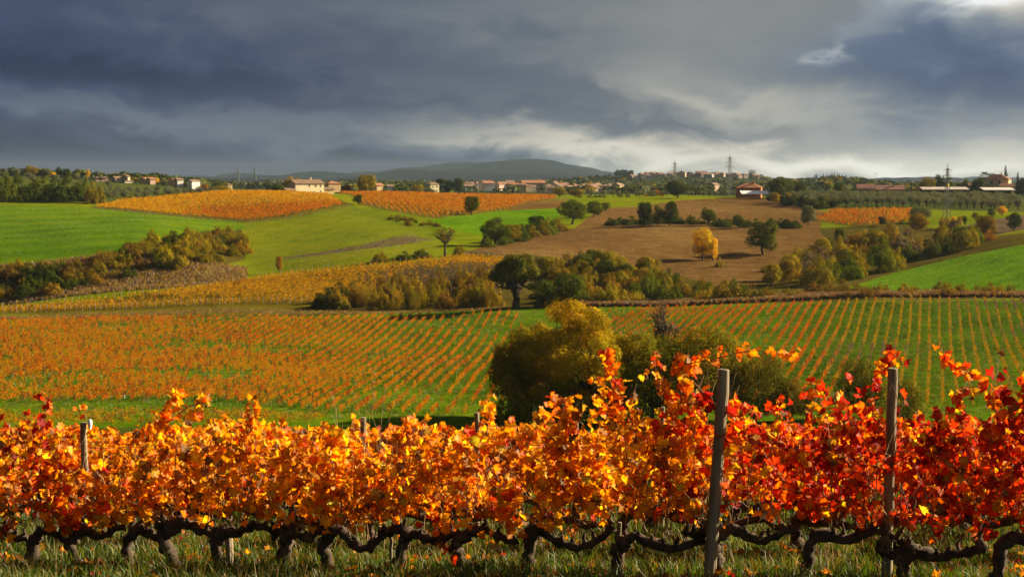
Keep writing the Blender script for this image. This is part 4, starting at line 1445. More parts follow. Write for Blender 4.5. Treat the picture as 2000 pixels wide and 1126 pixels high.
gap_dense = lambda X, Y, rng: (np.full(len(X), 0.04) + 0.1 * (vnoise(X, Y, 0.2) > 0.7), np.full(len(X), 1.0))
vine_rows([(187, 405), (330, 419), (480, 432), (560, 423), (668, 401), (640, 0, 738), (430, 0, 738), (250, 0, 690)], 0.10, 2.6, 34, 9, 0.48, 1.6, col_yel, gap_dense,
          'golden vine row of the hilltop vineyard left of the cream farmhouse', 'vine rows of the hilltop vineyard', 0.4, 0.3)
vine_rows([(692, 386), (702, 399), (760, 411), (850, 427), (920, 419), (1000, 407), (1085, 0, 805), (1085, 0, 862), (660, 0, 862)], -0.17, 2.6, 35, 8, 0.48, 1.65,
          lambda X, Y, rng: pick(rng, len(X), [V_OR, V_AM, V_RO, V_BR, V_YE], [.46, .24, .12, .10, .08]),
          lambda X, Y, rng: (0.06 + 0.25 * (vnoise(X, Y, 0.16) > 0.72), np.full(len(X), 0.9)),
          'orange vine row of the vineyard right of the cream farmhouse', 'vine rows of the orange hill vineyard', 0.34, 0.3, post=POST_FAR)
vine_rows([(1592, 431), (1627, 411), (1792, 410), (1770, 438), (1660, 441)], 0.62, 3.6, 36, 12, 0.40, 1.6,
          lambda X, Y, rng: pick(rng, len(X), [V_RO, V_OR, V_BR, V_AM], np.stack([0.5 - 0.3 * np.clip((PXC(X, Y) - 1600) / 190, 0, 1), 0.3 + 0 * X, 0.12 + 0 * X, 0.1 + 0.4 * np.clip((PXC(X, Y) - 1600) / 190, 0, 1)], 1)),
          gap_dense, 'red-orange vine row of the small vineyard under the olive grove', 'vine rows of the small red vineyard', 0.2, 0.3)


# dry grass verge along the far edge of the valley vineyard, and rough tufts on the grass
def tufts(name, label, poly_px, n, h, wdt, cols, p, seed, blades=7):
    poly = poly_world(poly_px)
    rng = np.random.default_rng(seed)
    lo, hi = poly.min(0), poly.max(0)
    X = rng.uniform(lo[0], hi[0], n * 4)
    Y = rng.uniform(lo[1], hi[1], n * 4)
    ok = inside(poly, X, Y)
    X, Y = X[ok][:n], Y[ok][:n]
    n = len(X)
    X = np.repeat(X, blades) + rng.normal(size=n * blades) * wdt
    Y = np.repeat(Y, blades) + rng.normal(size=n * blades) * wdt
    Z = TZ(X, Y)
    m = n * blades
    hh = h * rng.uniform(0.5, 1.3, m)
    a = rng.uniform(0, 6.28, m)
    wv = np.stack([np.cos(a), np.sin(a), 0 * a], 1) * (hh * 0.16)[:, None]
    lean = rng.normal(size=(m, 3)) * (hh * 0.3)[:, None]
    lean[:, 2] = hh
    P = np.stack([X, Y, Z - 0.02], 1)
    V = np.stack([P - wv, P + wv, P + lean], 1).reshape(-1, 3)
    col = pick(rng, n, cols, p)
    col = np.repeat(col, blades, 0) * rng.uniform(0.7, 1.3, (m, 1))
    ob(name, mesh_np(name, V, np.arange(m * 3).reshape(m, 3), np.repeat(col, 3, 0), M['grass_blade']), kind='stuff', label=label, category='grass')


tufts('dry_grass', 'dry brown grass verge along the far edge of the right vineyard',
      [(1130, 0, 372), (1250, 0, 371), (1500, 0, 371), (1750, 0, 371), (2150, 0, 371), (2150, 0, 386), (1750, 0, 386), (1500, 0, 386), (1250, 0, 384), (1130, 0, 382)], 9000, 1.2, 0.25,
      [V_BR * 0.75, V_GY, V_OL * 0.8], [.5, .25, .25], 41)
tufts('dry_grass', 'dry brown grass verge along the far edge of the left vineyard',
      [(-200, 0, 373), (300, 0, 374), (600, 0, 373), (985, 0, 371), (985, 0, 380), (600, 0, 384), (300, 0, 384), (-200, 0, 384)], 4000, 0.4, 0.25,
      [V_BR, V_OL, V_GR], [.45, .3, .25], 42)
tufts('rough_grass', 'rough grass and weeds among the rows of the valley vineyards',
      [(-200, 0, 205), (2200, 0, 205), (2200, 0, 362), (-200, 0, 366)], 26000, 0.38, 0.35, [V_GR, V_GR * 1.25, V_OL, V_BR], [.5, .3, .13, .07], 43, 5)
tufts('rough_grass', 'rough dry growth on the bare strip and wooded bank',
      [(0, 0, 425), (480, 0, 440), (480, 0, 475), (250, 0, 470), (0, 0, 455)], 6000, 0.9, 0.3, [V_OL, V_BR, V_GY], [.4, .35, .25], 44, 5)

FIELD = {}
for n_, m_, p_ in FIELDS:
    FIELD.setdefault(n_, []).append(p_)
WG, MGc, HG, PL = np.array((0.100, 0.215, 0.002)), np.array((0.095, 0.190, 0.002)), np.array((0.175, 0.205, 0.003)), np.array((0.16, 0.090, 0.030))
tufts('young_wheat', 'short young wheat covering the left meadow', [(-60, 0, 640), (190, 406), (470, 434), (485, 449), (330, 463), (180, 507), (0, 527), (-60, 0, 458)], 9000, 0.35, 0.5, [MGc, MGc * 1.35, MGc * 0.65, HG], [.4, .25, .2, .15], 51, 4)
tufts('hill_tufts', 'grass tufts on the sunny hillside below the farmhouse', [(480, 436), (560, 426), (680, 403), (760, 420), (860, 455), (860, 490), (700, 515), (480, 548), (300, 565), (480, 500)], 7000, 0.35, 0.5, [HG, HG * 1.3, HG * 0.7, V_OL * 0.7], [.4, .25, .2, .15], 52, 4)
tufts('young_wheat', 'short young wheat on the bright hill at the right', [(1660, 566), (1750, 534), (1850, 509), (2000, 479), (2060, 0, 455), (2060, 0, 392), (1800, 576)], 7000, 0.32, 0.4, [WG, WG * 1.35, WG * 0.6], [.45, .3, .25], 53, 4)
tufts('clods', 'clods and stubble on the ploughed fields', [(915, 492), (1120, 447), (1290, 444), (1600, 448), (1545, 499), (1465, 560), (1300, 532), (1060, 506)], 12000, 0.28, 0.4, [PL, PL * 1.5, PL * 0.55], [.4, .25, .35], 54, 3)
tufts('clods', 'clods and stubble on the upper ploughed field', [(1130, 443), (1180, 407), (1330, 392), (1520, 390), (1600, 414), (1560, 440), (1300, 440)], 8000, 0.30, 0.4, [PL, PL * 1.5, PL * 0.55], [.4, .25, .35], 55, 3)
tufts('rough_grass', 'rough grass margin along the lower edge of the hilltop vineyard', [(180, 404), (330, 419), (480, 433), (560, 425), (690, 400), (690, 402), (560, 428), (480, 436), (330, 422), (180, 407)], 3000, 0.6, 0.4, [V_GR * 1.0, V_OL * 0.7, V_BR * 0.6], [.5, .3, .2], 56, 4)
tufts('rough_grass', 'dark weedy margin along the lower edge of the ploughed field', [(905, 494), (1060, 507), (1200, 520), (1300, 533), (1300, 538), (1200, 525), (1060, 512), (905, 498)], 3000, 1.0, 0.5, [V_GR * 0.7, V_OL * 0.5, V_BR * 0.5], [.5, .3, .2], 57, 4)

# ---------------------------------------------------------------- buildings
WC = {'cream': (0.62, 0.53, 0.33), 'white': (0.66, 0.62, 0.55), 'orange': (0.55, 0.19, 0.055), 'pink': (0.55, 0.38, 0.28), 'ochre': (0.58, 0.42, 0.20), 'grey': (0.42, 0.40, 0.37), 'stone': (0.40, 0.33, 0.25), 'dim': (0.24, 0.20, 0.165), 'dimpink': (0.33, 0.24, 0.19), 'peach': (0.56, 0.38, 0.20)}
RC = {'bright': (0.52, 0.21, 0.085), 'brown': (0.20, 0.13, 0.085), 'terra': (0.36, 0.16, 0.085), 'pink': (0.44, 0.21, 0.14), 'old': (0.27, 0.17, 0.115), 'grey': (0.40, 0.36, 0.31)}


def house(name, label, loc, wd, dp, h, rh, rot, wall, roof, windows=(), side=(), hip=False, chimney=False, group=None, over=0.45, category='house', door=None):
    """long side faces the viewer before turning; gable ends left and right"""
    root = empty(name, loc, rot, label=label, category=category, group=group)
    a, b = wd / 2, dp / 2
    g = Geo()
    bot = -2.5
    if hip:
        g.box(-a, a, -b, b, bot, h)
    else:
        V = [(-a, -b, bot), (a, -b, bot), (a, b, bot), (-a, b, bot), (-a, -b, h), (a, -b, h), (a, b, h), (-a, b, h), (-a, 0, h + rh * 0.97), (a, 0, h + rh * 0.97)]
        g.add(V[:8], [(0, 1, 5, 4), (2, 3, 7, 6)])
        g.F += [tuple(i + g.n for i in f) for f in [(0, 4, 8, 7, 3), (1, 2, 6, 9, 5)]]
        g.V.append(np.array(V))
        g.T.append(np.ones((10, 3)))
        g.n += 10
    ob('wall', g.mesh('wall', M['wall']), root, color=WC[wall])
    r = Geo()
    A, B = a + over, b + over
    th = 0.22
    lo = h - rh * over / b if not hip else h - 0.02
    if hip:
        q = max(0.0, A - B)
        V = [(-A, -B, lo), (A, -B, lo), (A, B, lo), (-A, B, lo), (-q, 0, h + rh), (q, 0, h + rh), (-A, -B, lo - th), (A, -B, lo - th), (A, B, lo - th), (-A, B, lo - th)]
        Fq = [(0, 1, 5, 4), (2, 3, 4, 5), (0, 6, 7, 1), (1, 7, 8, 2), (2, 8, 9, 3), (3, 9, 6, 0), (6, 9, 8, 7)]
        r.add(V, Fq)
        r.F += [(1, 2, 5), (3, 0, 4)]
    else:
        V = []
        for z_ in (0, th):
            V += [(-A, -B, lo + z_), (A, -B, lo + z_), (-A, 0, h + rh + z_), (A, 0, h + rh + z_), (-A, B, lo + z_), (A, B, lo + z_)]
        Fq = [(6, 7, 9, 8), (8, 9, 11, 10), (0, 2, 3, 1), (2, 4, 5, 3), (0, 1, 7, 6), (4, 10, 11, 5), (0, 6, 8, 2), (2, 8, 10, 4), (1, 3, 9, 7), (3, 5, 11, 9)]
        r.add(V, Fq)
    ro = ob('roof', r.mesh('roof', M['roof']), root, color=RC[roof])
    if chimney:
        c = Geo().box(a * 0.3, a * 0.3 + 0.8, -0.4, 0.4, h + rh * 0.4, h + rh + 1.1)
        c.box(a * 0.3 - 0.12, a * 0.3 + 0.92, -0.52, 0.52, h + rh + 1.12, h + rh + 1.3)
        ob('chimney', c.mesh('chimney', M['wall']), ro, color=WC[wall])
    for (x, z, ww, wh) in windows:
        fr = Geo().box(x - ww / 2 - 0.12, x + ww / 2 + 0.12, -b - 0.03, -b + 0.05, z - wh / 2 - 0.12, z + wh / 2 + 0.12)
        wo_ = ob('window', fr.mesh('window', M['wall']), root, color=(0.35, 0.28, 0.2))
        pn = Geo().box(x - ww / 2, x + ww / 2, -b - 0.05, -b - 0.02, z - wh / 2, z + wh / 2)
        ob('pane', pn.mesh('pane', M['window']), wo_)
    for (y, z, ww, wh) in side:
        pn = Geo().box(a - 0.05, a + 0.05, y - ww / 2, y + ww / 2, z - wh / 2, z + wh / 2)
        ob('window', pn.mesh('window', M['window']), root)
    if door:
        x, ww, wh = door
        pn = Geo().box(x - ww / 2, x + ww / 2, -b - 0.05, -b + 0.02, -0.3, wh)
        ob('door', pn.mesh('door', M['window']), root)
    return root


def stand(px, d, dz=0.0):
    x, y, z = at(px, d)
    return (x, y, z + dz)


def lift(px, py, d):
    """point on a bearing at the height of an image row (for bases hidden behind a crest)"""
    sx, sz = ray(px, py)
    return (sx * d, d, Z0 + sz * d)


# cream farmhouse on the hill
house('farmhouse', 'long cream farmhouse with brown tiled roof on the hilltop beside the golden vineyard', lift(597, 379, 752), 17.5, 8.5, 5.6, 1.9, R_(40), 'cream', 'brown',
      windows=[(-4.9, 1.0, 0.6, 0.9), (-2.6, 1.0, 0.6, 0.9), (2.4, 1.0, 0.6, 0.9), (-0.3, 4.4, 0.7, 1.0), (3.6, 4.3, 0.7, 1.0), (6.6, 1.3, 0.6, 0.9), (6.6, 4.2, 0.6, 0.9)], chimney=True)
house('barn', 'low whitish lean-to with brown roof at the left end of the cream farmhouse', lift(563, 379, 742), 5.0, 6.0, 2.0, 1.2, R_(40), 'white', 'brown', category='barn')
house('barn', 'low ochre barn at the right end of the cream farmhouse', lift(639, 379, 765), 6.0, 5.0, 2.6, 1.0, R_(35), 'ochre', 'brown', category='barn')
house('house', 'orange-roofed house behind the ochre barn on the farmhouse hill', lift(648, 368, 950), 9, 8, 3.4, 1.6, R_(35), 'peach', 'terra', hip=True)
house('house', 'yellow house peeping out behind the big round crest tree', lift(737, 372, 1000), 5, 6, 3.6, 1.4, R_(40), 'ochre', 'terra')
house('house', 'tiny white house between the dark round trees behind the orange vineyard', lift(761, 371, 1150), 5, 5, 3, 1.2, R_(20), 'white', 'old')
house('house', 'square cream house with flat hipped roof left of the dark pines', lift(843, 379, 1150), 8.5, 9, 8.2, 1.6, R_(38), 'cream', 'old', windows=[(-2, 2.5, 0.9, 1.3), (2, 2.5, 0.9, 1.3), (-2, 6, 0.9, 1.3), (2, 6, 0.9, 1.3)], hip=True)
# orange house with a white canopy
house('orange_house', 'orange house with terracotta hipped roof on the skyline above the ploughed field', lift(1463, 381, 815), 14.0, 9.0, 4.3, 2.5, R_(-14), 'orange', 'bright',
      windows=[(-3.3, 2.8, 0.8, 1.4), (1.0, 2.8, 0.9, 1.5), (-5.6, 2.8, 0.8, 1.4), (4.6, 2.8, 0.8, 1.4)], hip=True, chimney=True)
cano = empty('canopy', lift(1470, 381, 795), R_(8), label='long white canopy in front of the orange house', category='canopy')
gs = Geo().add([(-7.2, -3.0, 0.55), (8.6, -3.0, 0.55), (8.6, 1.2, 2.3), (-7.2, 1.2, 2.3), (-7.2, -3.0, 0.75), (8.6, -3.0, 0.75), (8.6, 1.2, 2.5), (-7.2, 1.2, 2.5)],
               [(0, 3, 2, 1), (4, 5, 6, 7), (0, 1, 5, 4), (1, 2, 6, 5), (2, 3, 7, 6), (3, 0, 4, 7)])
ob('sheet', gs.mesh('sheet', M['white']), cano)
for xx in (-7.6, -2.5, 2.5, 7.6):
    ob('leg', Geo().box(xx - 0.1, xx + 0.1, -1.0, -0.8, -2.5, 1.3).mesh('leg', M['steel']), cano)
# long farm roofs on the right
house('long_barn', 'long low barn with pink terracotta roof above the olive grove, left section', lift(1690, 376, 905), 10.5, 8, 2.6, 2.5, R_(-8), 'stone', 'pink', category='barn')
house('long_barn', 'long low barn with pink terracotta roof above the olive grove, right section', lift(1738, 377.5, 905), 17.0, 8, 2.6, 2.4, R_(-8), 'stone', 'pink', category='barn', chimney=True)
ant = empty('aerial', lift(1710, 366, 903), label='thin television aerial on the pink terracotta barn', category='aerial')
ob('mast', Geo().tube([(0, 0, 0), (0, 0, 9.5)], 0.09, 5).mesh('mast', M['steel']), ant)
ob('crossbar', Geo().tube([(-1.6, 0, 8.6), (1.4, 0, 9.0)], 0.07, 4).mesh('crossbar', M['steel']), ant)


def shed(label, px0, px1, py, d, roof):
    x0, y, z = lift(px0, py, d)
    x1 = lift(px1, py, d)[0]
    root = empty('farm_shed', ((x0 + x1) / 2, d, z), R_(-2), label=label, category='shed')
    L = (x1 - x0) / 2
    g = Geo()
    g.add([(-L, -4, -0.2), (L, -4, -0.2), (L, 5, 1.6), (-L, 5, 1.6), (-L, -4, 0.45), (L, -4, 0.45), (L, 5, 1.95), (-L, 5, 1.95)],
          [(0, 3, 2, 1), (4, 5, 6, 7), (0, 1, 5, 4), (1, 2, 6, 5), (2, 3, 7, 6), (3, 0, 4, 7)])
    ob('roof', g.mesh('roof', M['roof']), root, color=roof)
    ob('wall', Geo().box(-L + 0.4, L - 0.4, 2.5, 4.6, -5, 0.9).mesh('wall', M['wall']), root, color=(0.06, 0.05, 0.04))
    n = int(L / 3)
    pm = Geo().box(-0.15, 0.15, -3.6, -3.3, -5, -0.12).mesh('post', M['bark'])
    for i in range(n + 1):
        ob('post', pm, root, loc=(-L + 0.5 + (2 * L - 1.0) * i / n, 0, 0))


shed('long open farm shed with pale roof left of the villa', 1799, 1890, 371, 885, (0.45, 0.38, 0.32))
shed('long open farm shed with whitish roof in front of the villa', 1918, 1979, 372, 880, (0.60, 0.55, 0.50))
house('villa', 'villa with broad terracotta hipped roof among dark trees on the right skyline', lift(1947, 369, 925), 16, 11, 6.3, 3.2, R_(-28), 'cream', 'terra', windows=[(2.5, 4.2, 0.9, 1.7), (-2.5, 4.2, 0.9, 1.7)], side=[(0, 4.2, 1.0, 1.8)], hip=True, chimney=True)
house('house', 'low annexe with terracotta roof at the right of the villa', lift(1966, 371, 912), 8, 6, 2.4, 1.4, R_(-20), 'peach', 'terra')
house('house', 'small terracotta roof between the two farm sheds', lift(1902, 370, 925), 7, 6, 2.6, 1.5, R_(-10), 'stone', 'terra')
# hamlet on the left skyline
HAM = [(197, 351, 17, 3.8, 'pink', 'old', 'long pinkish house right of the golden poplar'), (232, 352, 16, 4.2, 'stone', 'old', 'dull stone house on the left skyline'),
       (247, 352, 4, 6.5, 'cream', 'old', 'slim cream tower house on the left skyline'), (249, 357, 13, 3.8, 'cream', 'old', 'low cream house below the slim tower house'),
       (284, 354, 9, 4, 'peach', 'old', 'small peach house among the left skyline trees'), (295, 354, 8, 4, 'pink', 'terra', 'small pinkish house among the left skyline trees'),
       (338, 355, 9, 4, 'peach', 'terra', 'low peach house left of the white block'), (349, 360, 9, 8.5, 'white', 'old', 'pale block of a house left of the last tall white house'),
       (378, 364, 14, 9.5, 'white', 'old', 'tallest white house on the left skyline'), (446, 367, 7, 6.0, 'ochre', 'old', 'small ochre house at the right end of the left skyline')]
for k, (px, py, wd, h, wc, rc, lb) in enumerate(HAM):
    house('house', lb, lift(px, py, 1085), wd * 0.55, 6.0, h * 0.42, 1.0, R_(30 + (k * 37) % 25), wc, rc, group='hamlet on the left skyline', hip=k % 3 == 0)
# small town behind the orange vineyard
rt = random.Random(12)
for k in range(86):
    px = rt.uniform(908, 1215)
    d = rt.uniform(1280, 1700)
    f = (d - 1280) / 420
    house('house', 'small pale house with reddish roof in the town behind the orange vineyard', stand(px, d), rt.uniform(6, 12), rt.uniform(7, 9), rt.uniform(4.0, 7.5) * (1 if px < 1090 else 0.7), rt.uniform(1.3, 2.2), R_(rt.uniform(5, 55)),
          rt.choice(['cream', 'white', 'peach', 'pink', 'white', 'ochre']), rt.choice(['old', 'terra', 'old', 'brown']), group='houses of the small town', hip=rt.random() < 0.4)
house('house', 'large town house with long reddish roof behind the right end of the orange vineyard', lift(1040, 374, 1400), 24, 10, 8.5, 2.4, R_(18), 'peach', 'terra', windows=[(-7, 5.5, 1.1, 1.6), (-2.5, 5.5, 1.1, 1.6), (2.5, 5.5, 1.1, 1.6), (7, 5.5, 1.1, 1.6)])
house('house', 'bright peach house with lit gable at the right end of the small town', lift(1207, 377, 1300), 9, 8, 7.0, 2.0, R_(60), 'peach', 'old')
# hill town on the hazy ridge
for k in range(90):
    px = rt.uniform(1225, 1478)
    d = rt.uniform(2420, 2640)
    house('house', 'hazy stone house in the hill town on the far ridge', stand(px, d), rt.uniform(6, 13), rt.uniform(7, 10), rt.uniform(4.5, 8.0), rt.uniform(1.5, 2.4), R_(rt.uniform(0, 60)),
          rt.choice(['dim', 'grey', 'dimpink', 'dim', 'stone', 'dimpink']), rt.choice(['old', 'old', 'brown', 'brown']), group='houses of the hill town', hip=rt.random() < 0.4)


def bell_tower(label, px, d, top_py, w_, wall, dome):
    x, y, z = at(px, d)
    h = Z0 + ray(px, top_py)[1] * d - z
    root = empty('bell_tower', (x, y, z), R_(20), label=label, category='tower')
    ob('shaft', Geo().box(-w_ / 2, w_ / 2, -w_ / 2, w_ / 2, -4, h * 0.72).mesh('shaft', M['wall']), root, color=WC[wall])
    g = Geo()
    q = w_ * 0.46
    for sx in (-1, 1):
        for sy in (-1, 1):
            g.box(sx * q - w_ * 0.14 * (sx > 0), sx * q + w_ * 0.14 * (sx < 0), sy * q - w_ * 0.14 * (sy > 0), sy * q + w_ * 0.14 * (sy < 0), h * 0.72, h * 0.9)
    g.box(-w_ * 0.52, w_ * 0.52, -w_ * 0.52, w_ * 0.52, h * 0.9, h * 0.93)
    ob('belfry', g.mesh('belfry', M['wall']), root, color=WC[wall])
    c = Geo()
    if dome:
        prof = [(0.5, 0.93), (0.46, 0.96), (0.34, 0.985), (0.16, 1.0), (0.01, 1.01)]
    else:
        prof = [(0.6, 0.93), (0.01, 1.02)]
    P = [(0, 0, h * z_) for _, z_ in prof]
    c.tube(P, [r * w_ for r, _ in prof], 10 if dome else 4)
    ob('cap', c.mesh('cap', M['roof'], dome), root, color=RC['old'])


bell_tower('square stone tower at the right end of the hill town', 1467, 2500, 332, 8.5, 'grey', False)
bell_tower('pinkish bell tower beside the left pylon in the hill town', 1322, 2480, 336, 6.5, 'peach', False)
bell_tower('church lantern dome in the middle of the hill town', 1374, 2500, 333, 7.5, 'peach', True)
house('church', 'broad peach church gable beside the left pylon in the hill town', stand(1331, 2470), 9, 13, 8, 2.8, R_(72), 'peach', 'old', category='church')
house('church', 'long church nave under the lantern dome of the hill town', stand(1368, 2490), 18, 9, 8, 2.4, R_(12), 'dim', 'old', category='church')
house('house', 'pale house on the low ground right of the olive line, before the hill town', lift(1394, 374, 1250), 7, 7, 6, 1.5, R_(45), 'pink', 'old')

# ---------------------------------------------------------------- pylons and cables
ARMS = [(0.66, 3.6), (0.76, 3.2), (0.86, 2.6)]


def pylon_parts():
    Hh = 30.0
    parts = {}
    def half(z):
        t = z / Hh
        return 1.25 * (1 - t) ** 1.1 + 0.32
    zs = [0, 4, 7.5, 10.6, 13.4, 16, 18.3, 20.4, 22.3, 24, 25.6, 27]
    legs = []
    for sx, sy in ((-1, -1), (1, -1), (1, 1), (-1, 1)):
        g = Geo()
        g.tube([(sx * half(z), sy * half(z), z - (1.0 if z == 0 else 0)) for z in zs], 0.15, 4)
        legs.append(g.mesh('leg', M['steel']))
    br = Geo()
    for k in range(len(zs) - 1):
        z0, z1 = zs[k], zs[k + 1]
        a, b = half(z0), half(z1)
        c0 = [(-a, -a), (a, -a), (a, a), (-a, a)]
        c1 = [(-b, -b), (b, -b), (b, b), (-b, b)]
        for i in range(4):
            j = (i + 1) % 4
            br.tube([(*c0[i], z0), (*c1[j], z1)], 0.08, 3, cap=False)
            br.tube([(*c0[j], z0), (*c1[i], z1)], 0.08, 3, cap=False)
            br.tube([(*c1[i], z1), (*c1[j], z1)], 0.06, 3, cap=False)
    brace = br.mesh('bracing', M['steel'])
    pk = Geo()
    for sx, sy in ((-1, -1), (1, -1), (1, 1), (-1, 1)):
        pk.tube([(sx * half(27), sy * half(27), 27), (0, 0, Hh)], 0.09, 3)
    peak = pk.mesh('peak', M['steel'])
    arms, ins = [], []
    for i, (t, ln) in enumerate(ARMS):
        z = t * Hh
        for s in (-1, 1):
            L = s * (ln + half(z))
            g = Geo()
            for sy in (-1, 1):
                g.tube([(s * half(z), sy * half(z), z), (L, 0, z + 0.35)], 0.13, 3)
                g.tube([(s * half(z + 1.2), sy * half(z + 1.2), z + 1.3), (L, 0, z + 0.35)], 0.08, 3)
            arms.append(g.mesh('cross_arm', M['steel']))
            q = Geo()
            q.tube([(L, 0, z + 0.35), (L, 0, z - 0.9)], [0.05, 0.12], 5)
            ins.append(q.mesh('insulator', M['wire']))
    return legs, brace, peak, arms, ins


PYL = pylon_parts()


def pylon(label, px, d, top_py, rot, group='pylons'):
    x, y, z = at(px, d)
    ht = Z0 + ray(px, top_py)[1] * d - z
    s = ht / 30.0
    root = empty('pylon', (x, y, z), rot, (s, s, s), label=label, category='pylon', group=group)
    for l in PYL[0]:
        ob('leg', l, root)
    ob('bracing', PYL[1], root)
    ob('peak', PYL[2], root)
    for a in PYL[3]:
        ob('cross_arm', a, root)
    for a in PYL[4]:
        ob('insulator', a, root)
    return root, s


py1 = pylon('lattice pylon rising in front of the hill town, left of the taller one', 1317, 1010, 310, R_(35))
py2 = pylon('tall lattice pylon left of the orange house', 1424, 880, 298, R_(35))
py3 = pylon('lattice pylon standing in the olive grove before the farm sheds', 1848, 640, 318, R_(35))
py4 = pylon('faint distant pylon on the left, left one of two', 467, 2050, 326, R_(20), 'distant pylons')
py5 = pylon('faint distant pylon on the left, right one of two', 500, 1950, 324, R_(20), 'distant pylons')
ob('marker', Geo().box(-0.5, 0.5, -0.9, -0.7, 17.2, 18.6).mesh('marker', solid_material('yellow_plate', (0.7, 0.5, 0.02), (0.8, 0.6, 0.03), 1)), py3[0])


def arm_tip(p, i, s):
    root, sc = p
    t, ln = ARMS[i]
    z = t * 30.0
    hf = 1.25 * (1 - z / 30) ** 1.1 + 0.32
    a = root.rotation_euler.z
    L = s * (ln + hf) * sc
    return np.array(root.location) + np.array((L * math.cos(a), L * math.sin(a), (z - 0.9) * sc))


def cable(a, b, sag, label):
    t = np.linspace(0, 1, 18)[:, None]
    P = a + (b - a) * t
    P[:, 2] -= (4 * sag * t * (1 - t))[:, 0]
    o = a.copy()
    me = Geo().tube(P - o, 0.03, 4, cap=False).mesh('power_cable', M['wire'])
    ob('power_cable', me, loc=tuple(o), label=label, category='cable', group='power cables')


for i in range(3):
    for s in (-1, 1):
        cable(arm_tip(py1, i, s), arm_tip(py2, i, s), 7, 'sagging cable strung between the two pylons near the hill town')
        cable(arm_tip(py2, i, s), arm_tip(py3, i, s), 9, 'sagging cable running from the tall pylon to the one in the grove')

# ---------------------------------------------------------------- foreground vineyard
ROW_GAP = 2.6


def row_y(k, x):
    """rows run nearly across the slope, the left end a little farther away"""
    return 12.4 + ROW_GAP * k - 0.20 * (x - 1.79)


def row_x(k, px):
    t = (px - 1000) / F
    return t * (12.4 + ROW_GAP * k + 0.20 * 1.79) / (1 + 0.20 * t)


def leaf_template(seed):
    rng = np.random.default_rng(seed)
    half = [(0, 1.0), (15, 0.88), (29, 0.70), (46, 0.96), (62, 0.84), (77, 0.66), (104, 0.88), (138, 0.64), (165, 0.60)]
    pts = half + [(180, 0.14)] + [(360 - a, r) for a, r in reversed(half[1:])]
    V = [(0, 0, 0)]
    fold = rng.uniform(0.0, 0.6) if seed % 4 else rng.uniform(0.7, 1.2)
    cup = rng.uniform(-0.4, 0.5)
    curl = rng.uniform(-0.7, 0.3)
    for a, r in pts:
        r *= rng.uniform(0.86, 1.1)
        x, y = r * math.sin(R_(a)), r * math.cos(R_(a))
        z = fold * abs(x) + cup * r * r * 0.6 + curl * max(y, 0) ** 2 + rng.normal() * 0.11
        V.append((x, y, z))
    n = len(pts)
    Fc = [(0, 1 + i, 1 + (i + 1) % n) for i in range(n)]
    t = np.ones((n + 1, 3))
    t[0] = (1.25, 1.45, 1.3)
    for i, (a, r) in enumerate(pts):
        e = rng.uniform(0.72, 1.08)
        t[1 + i] = (e, e * 0.82, e * 0.8)
    return np.array(V), np.array(Fc), t


LT = [leaf_template(s) for s in range(8)]
LM = []
for i, (v_, f_, t_) in enumerate(LT):
    LM.append(mesh_np('leaf', v_, f_, t_, M['vine_leaf']))


def frames(rng, n, outward):
    """orientation of hanging leaves: normal roughly outward, tip drooping"""
    N = rand_unit(rng, n) * 0.85 + outward
    N[:, 2] += 0.25
    N /= np.linalg.norm(N, axis=1)[:, None]
    T_ = rng.normal(size=(n, 3)) * 0.55
    T_[:, 2] -= 0.75
    T_ -= N * (T_ * N).sum(1)[:, None]
    T_ /= np.linalg.norm(T_, axis=1)[:, None] + 1e-9
    S_ = np.cross(T_, N)
    return S_, T_, N


def bulk_leaves(rng, P, S_, T_, N, size, col, which):
    Vs, Fs, Ts, off = [], [], [], 0
    for k, (v, f, t) in enumerate(LT):
        ix = np.where(which == k)[0]
        if not len(ix):
            continue
        m = len(v)
        VV = (P[ix][:, None, :] + size[ix][:, None, None] * (v[None, :, 0:1] * S_[ix][:, None, :] + v[None, :, 1:2] * T_[ix][:, None, :] + v[None, :, 2:3] * N[ix][:, None, :]))
        FF = f[None] + (np.arange(len(ix)) * m)[:, None, None] + off
        TT = col[ix][:, None, :] * t[None]
        Vs.append(VV.reshape(-1, 3))
        Fs.append(FF.reshape(-1, 3))
        Ts.append(TT.reshape(-1, 3))
        off += len(ix) * m
    return np.concatenate(Vs), np.concatenate(Fs), np.concatenate(Ts)


L_OR = np.array((0.78, 0.270, 0.004))
L_AM = np.array((0.82, 0.400, 0.006))
L_YE = np.array((0.82, 0.500, 0.012))
L_YG = np.array((0.52, 0.470, 0.020))
L_RD = np.array((0.64, 0.050, 0.005))
L_OR2 = np.array((0.74, 0.155, 0.004))
L_CR = np.array((0.34, 0.014, 0.008))
L_BR = np.array((0.32, 0.110, 0.008))
LC = [L_OR, L_AM, L_YE, L_YG, L_RD, L_OR2, L_CR, L_BR]


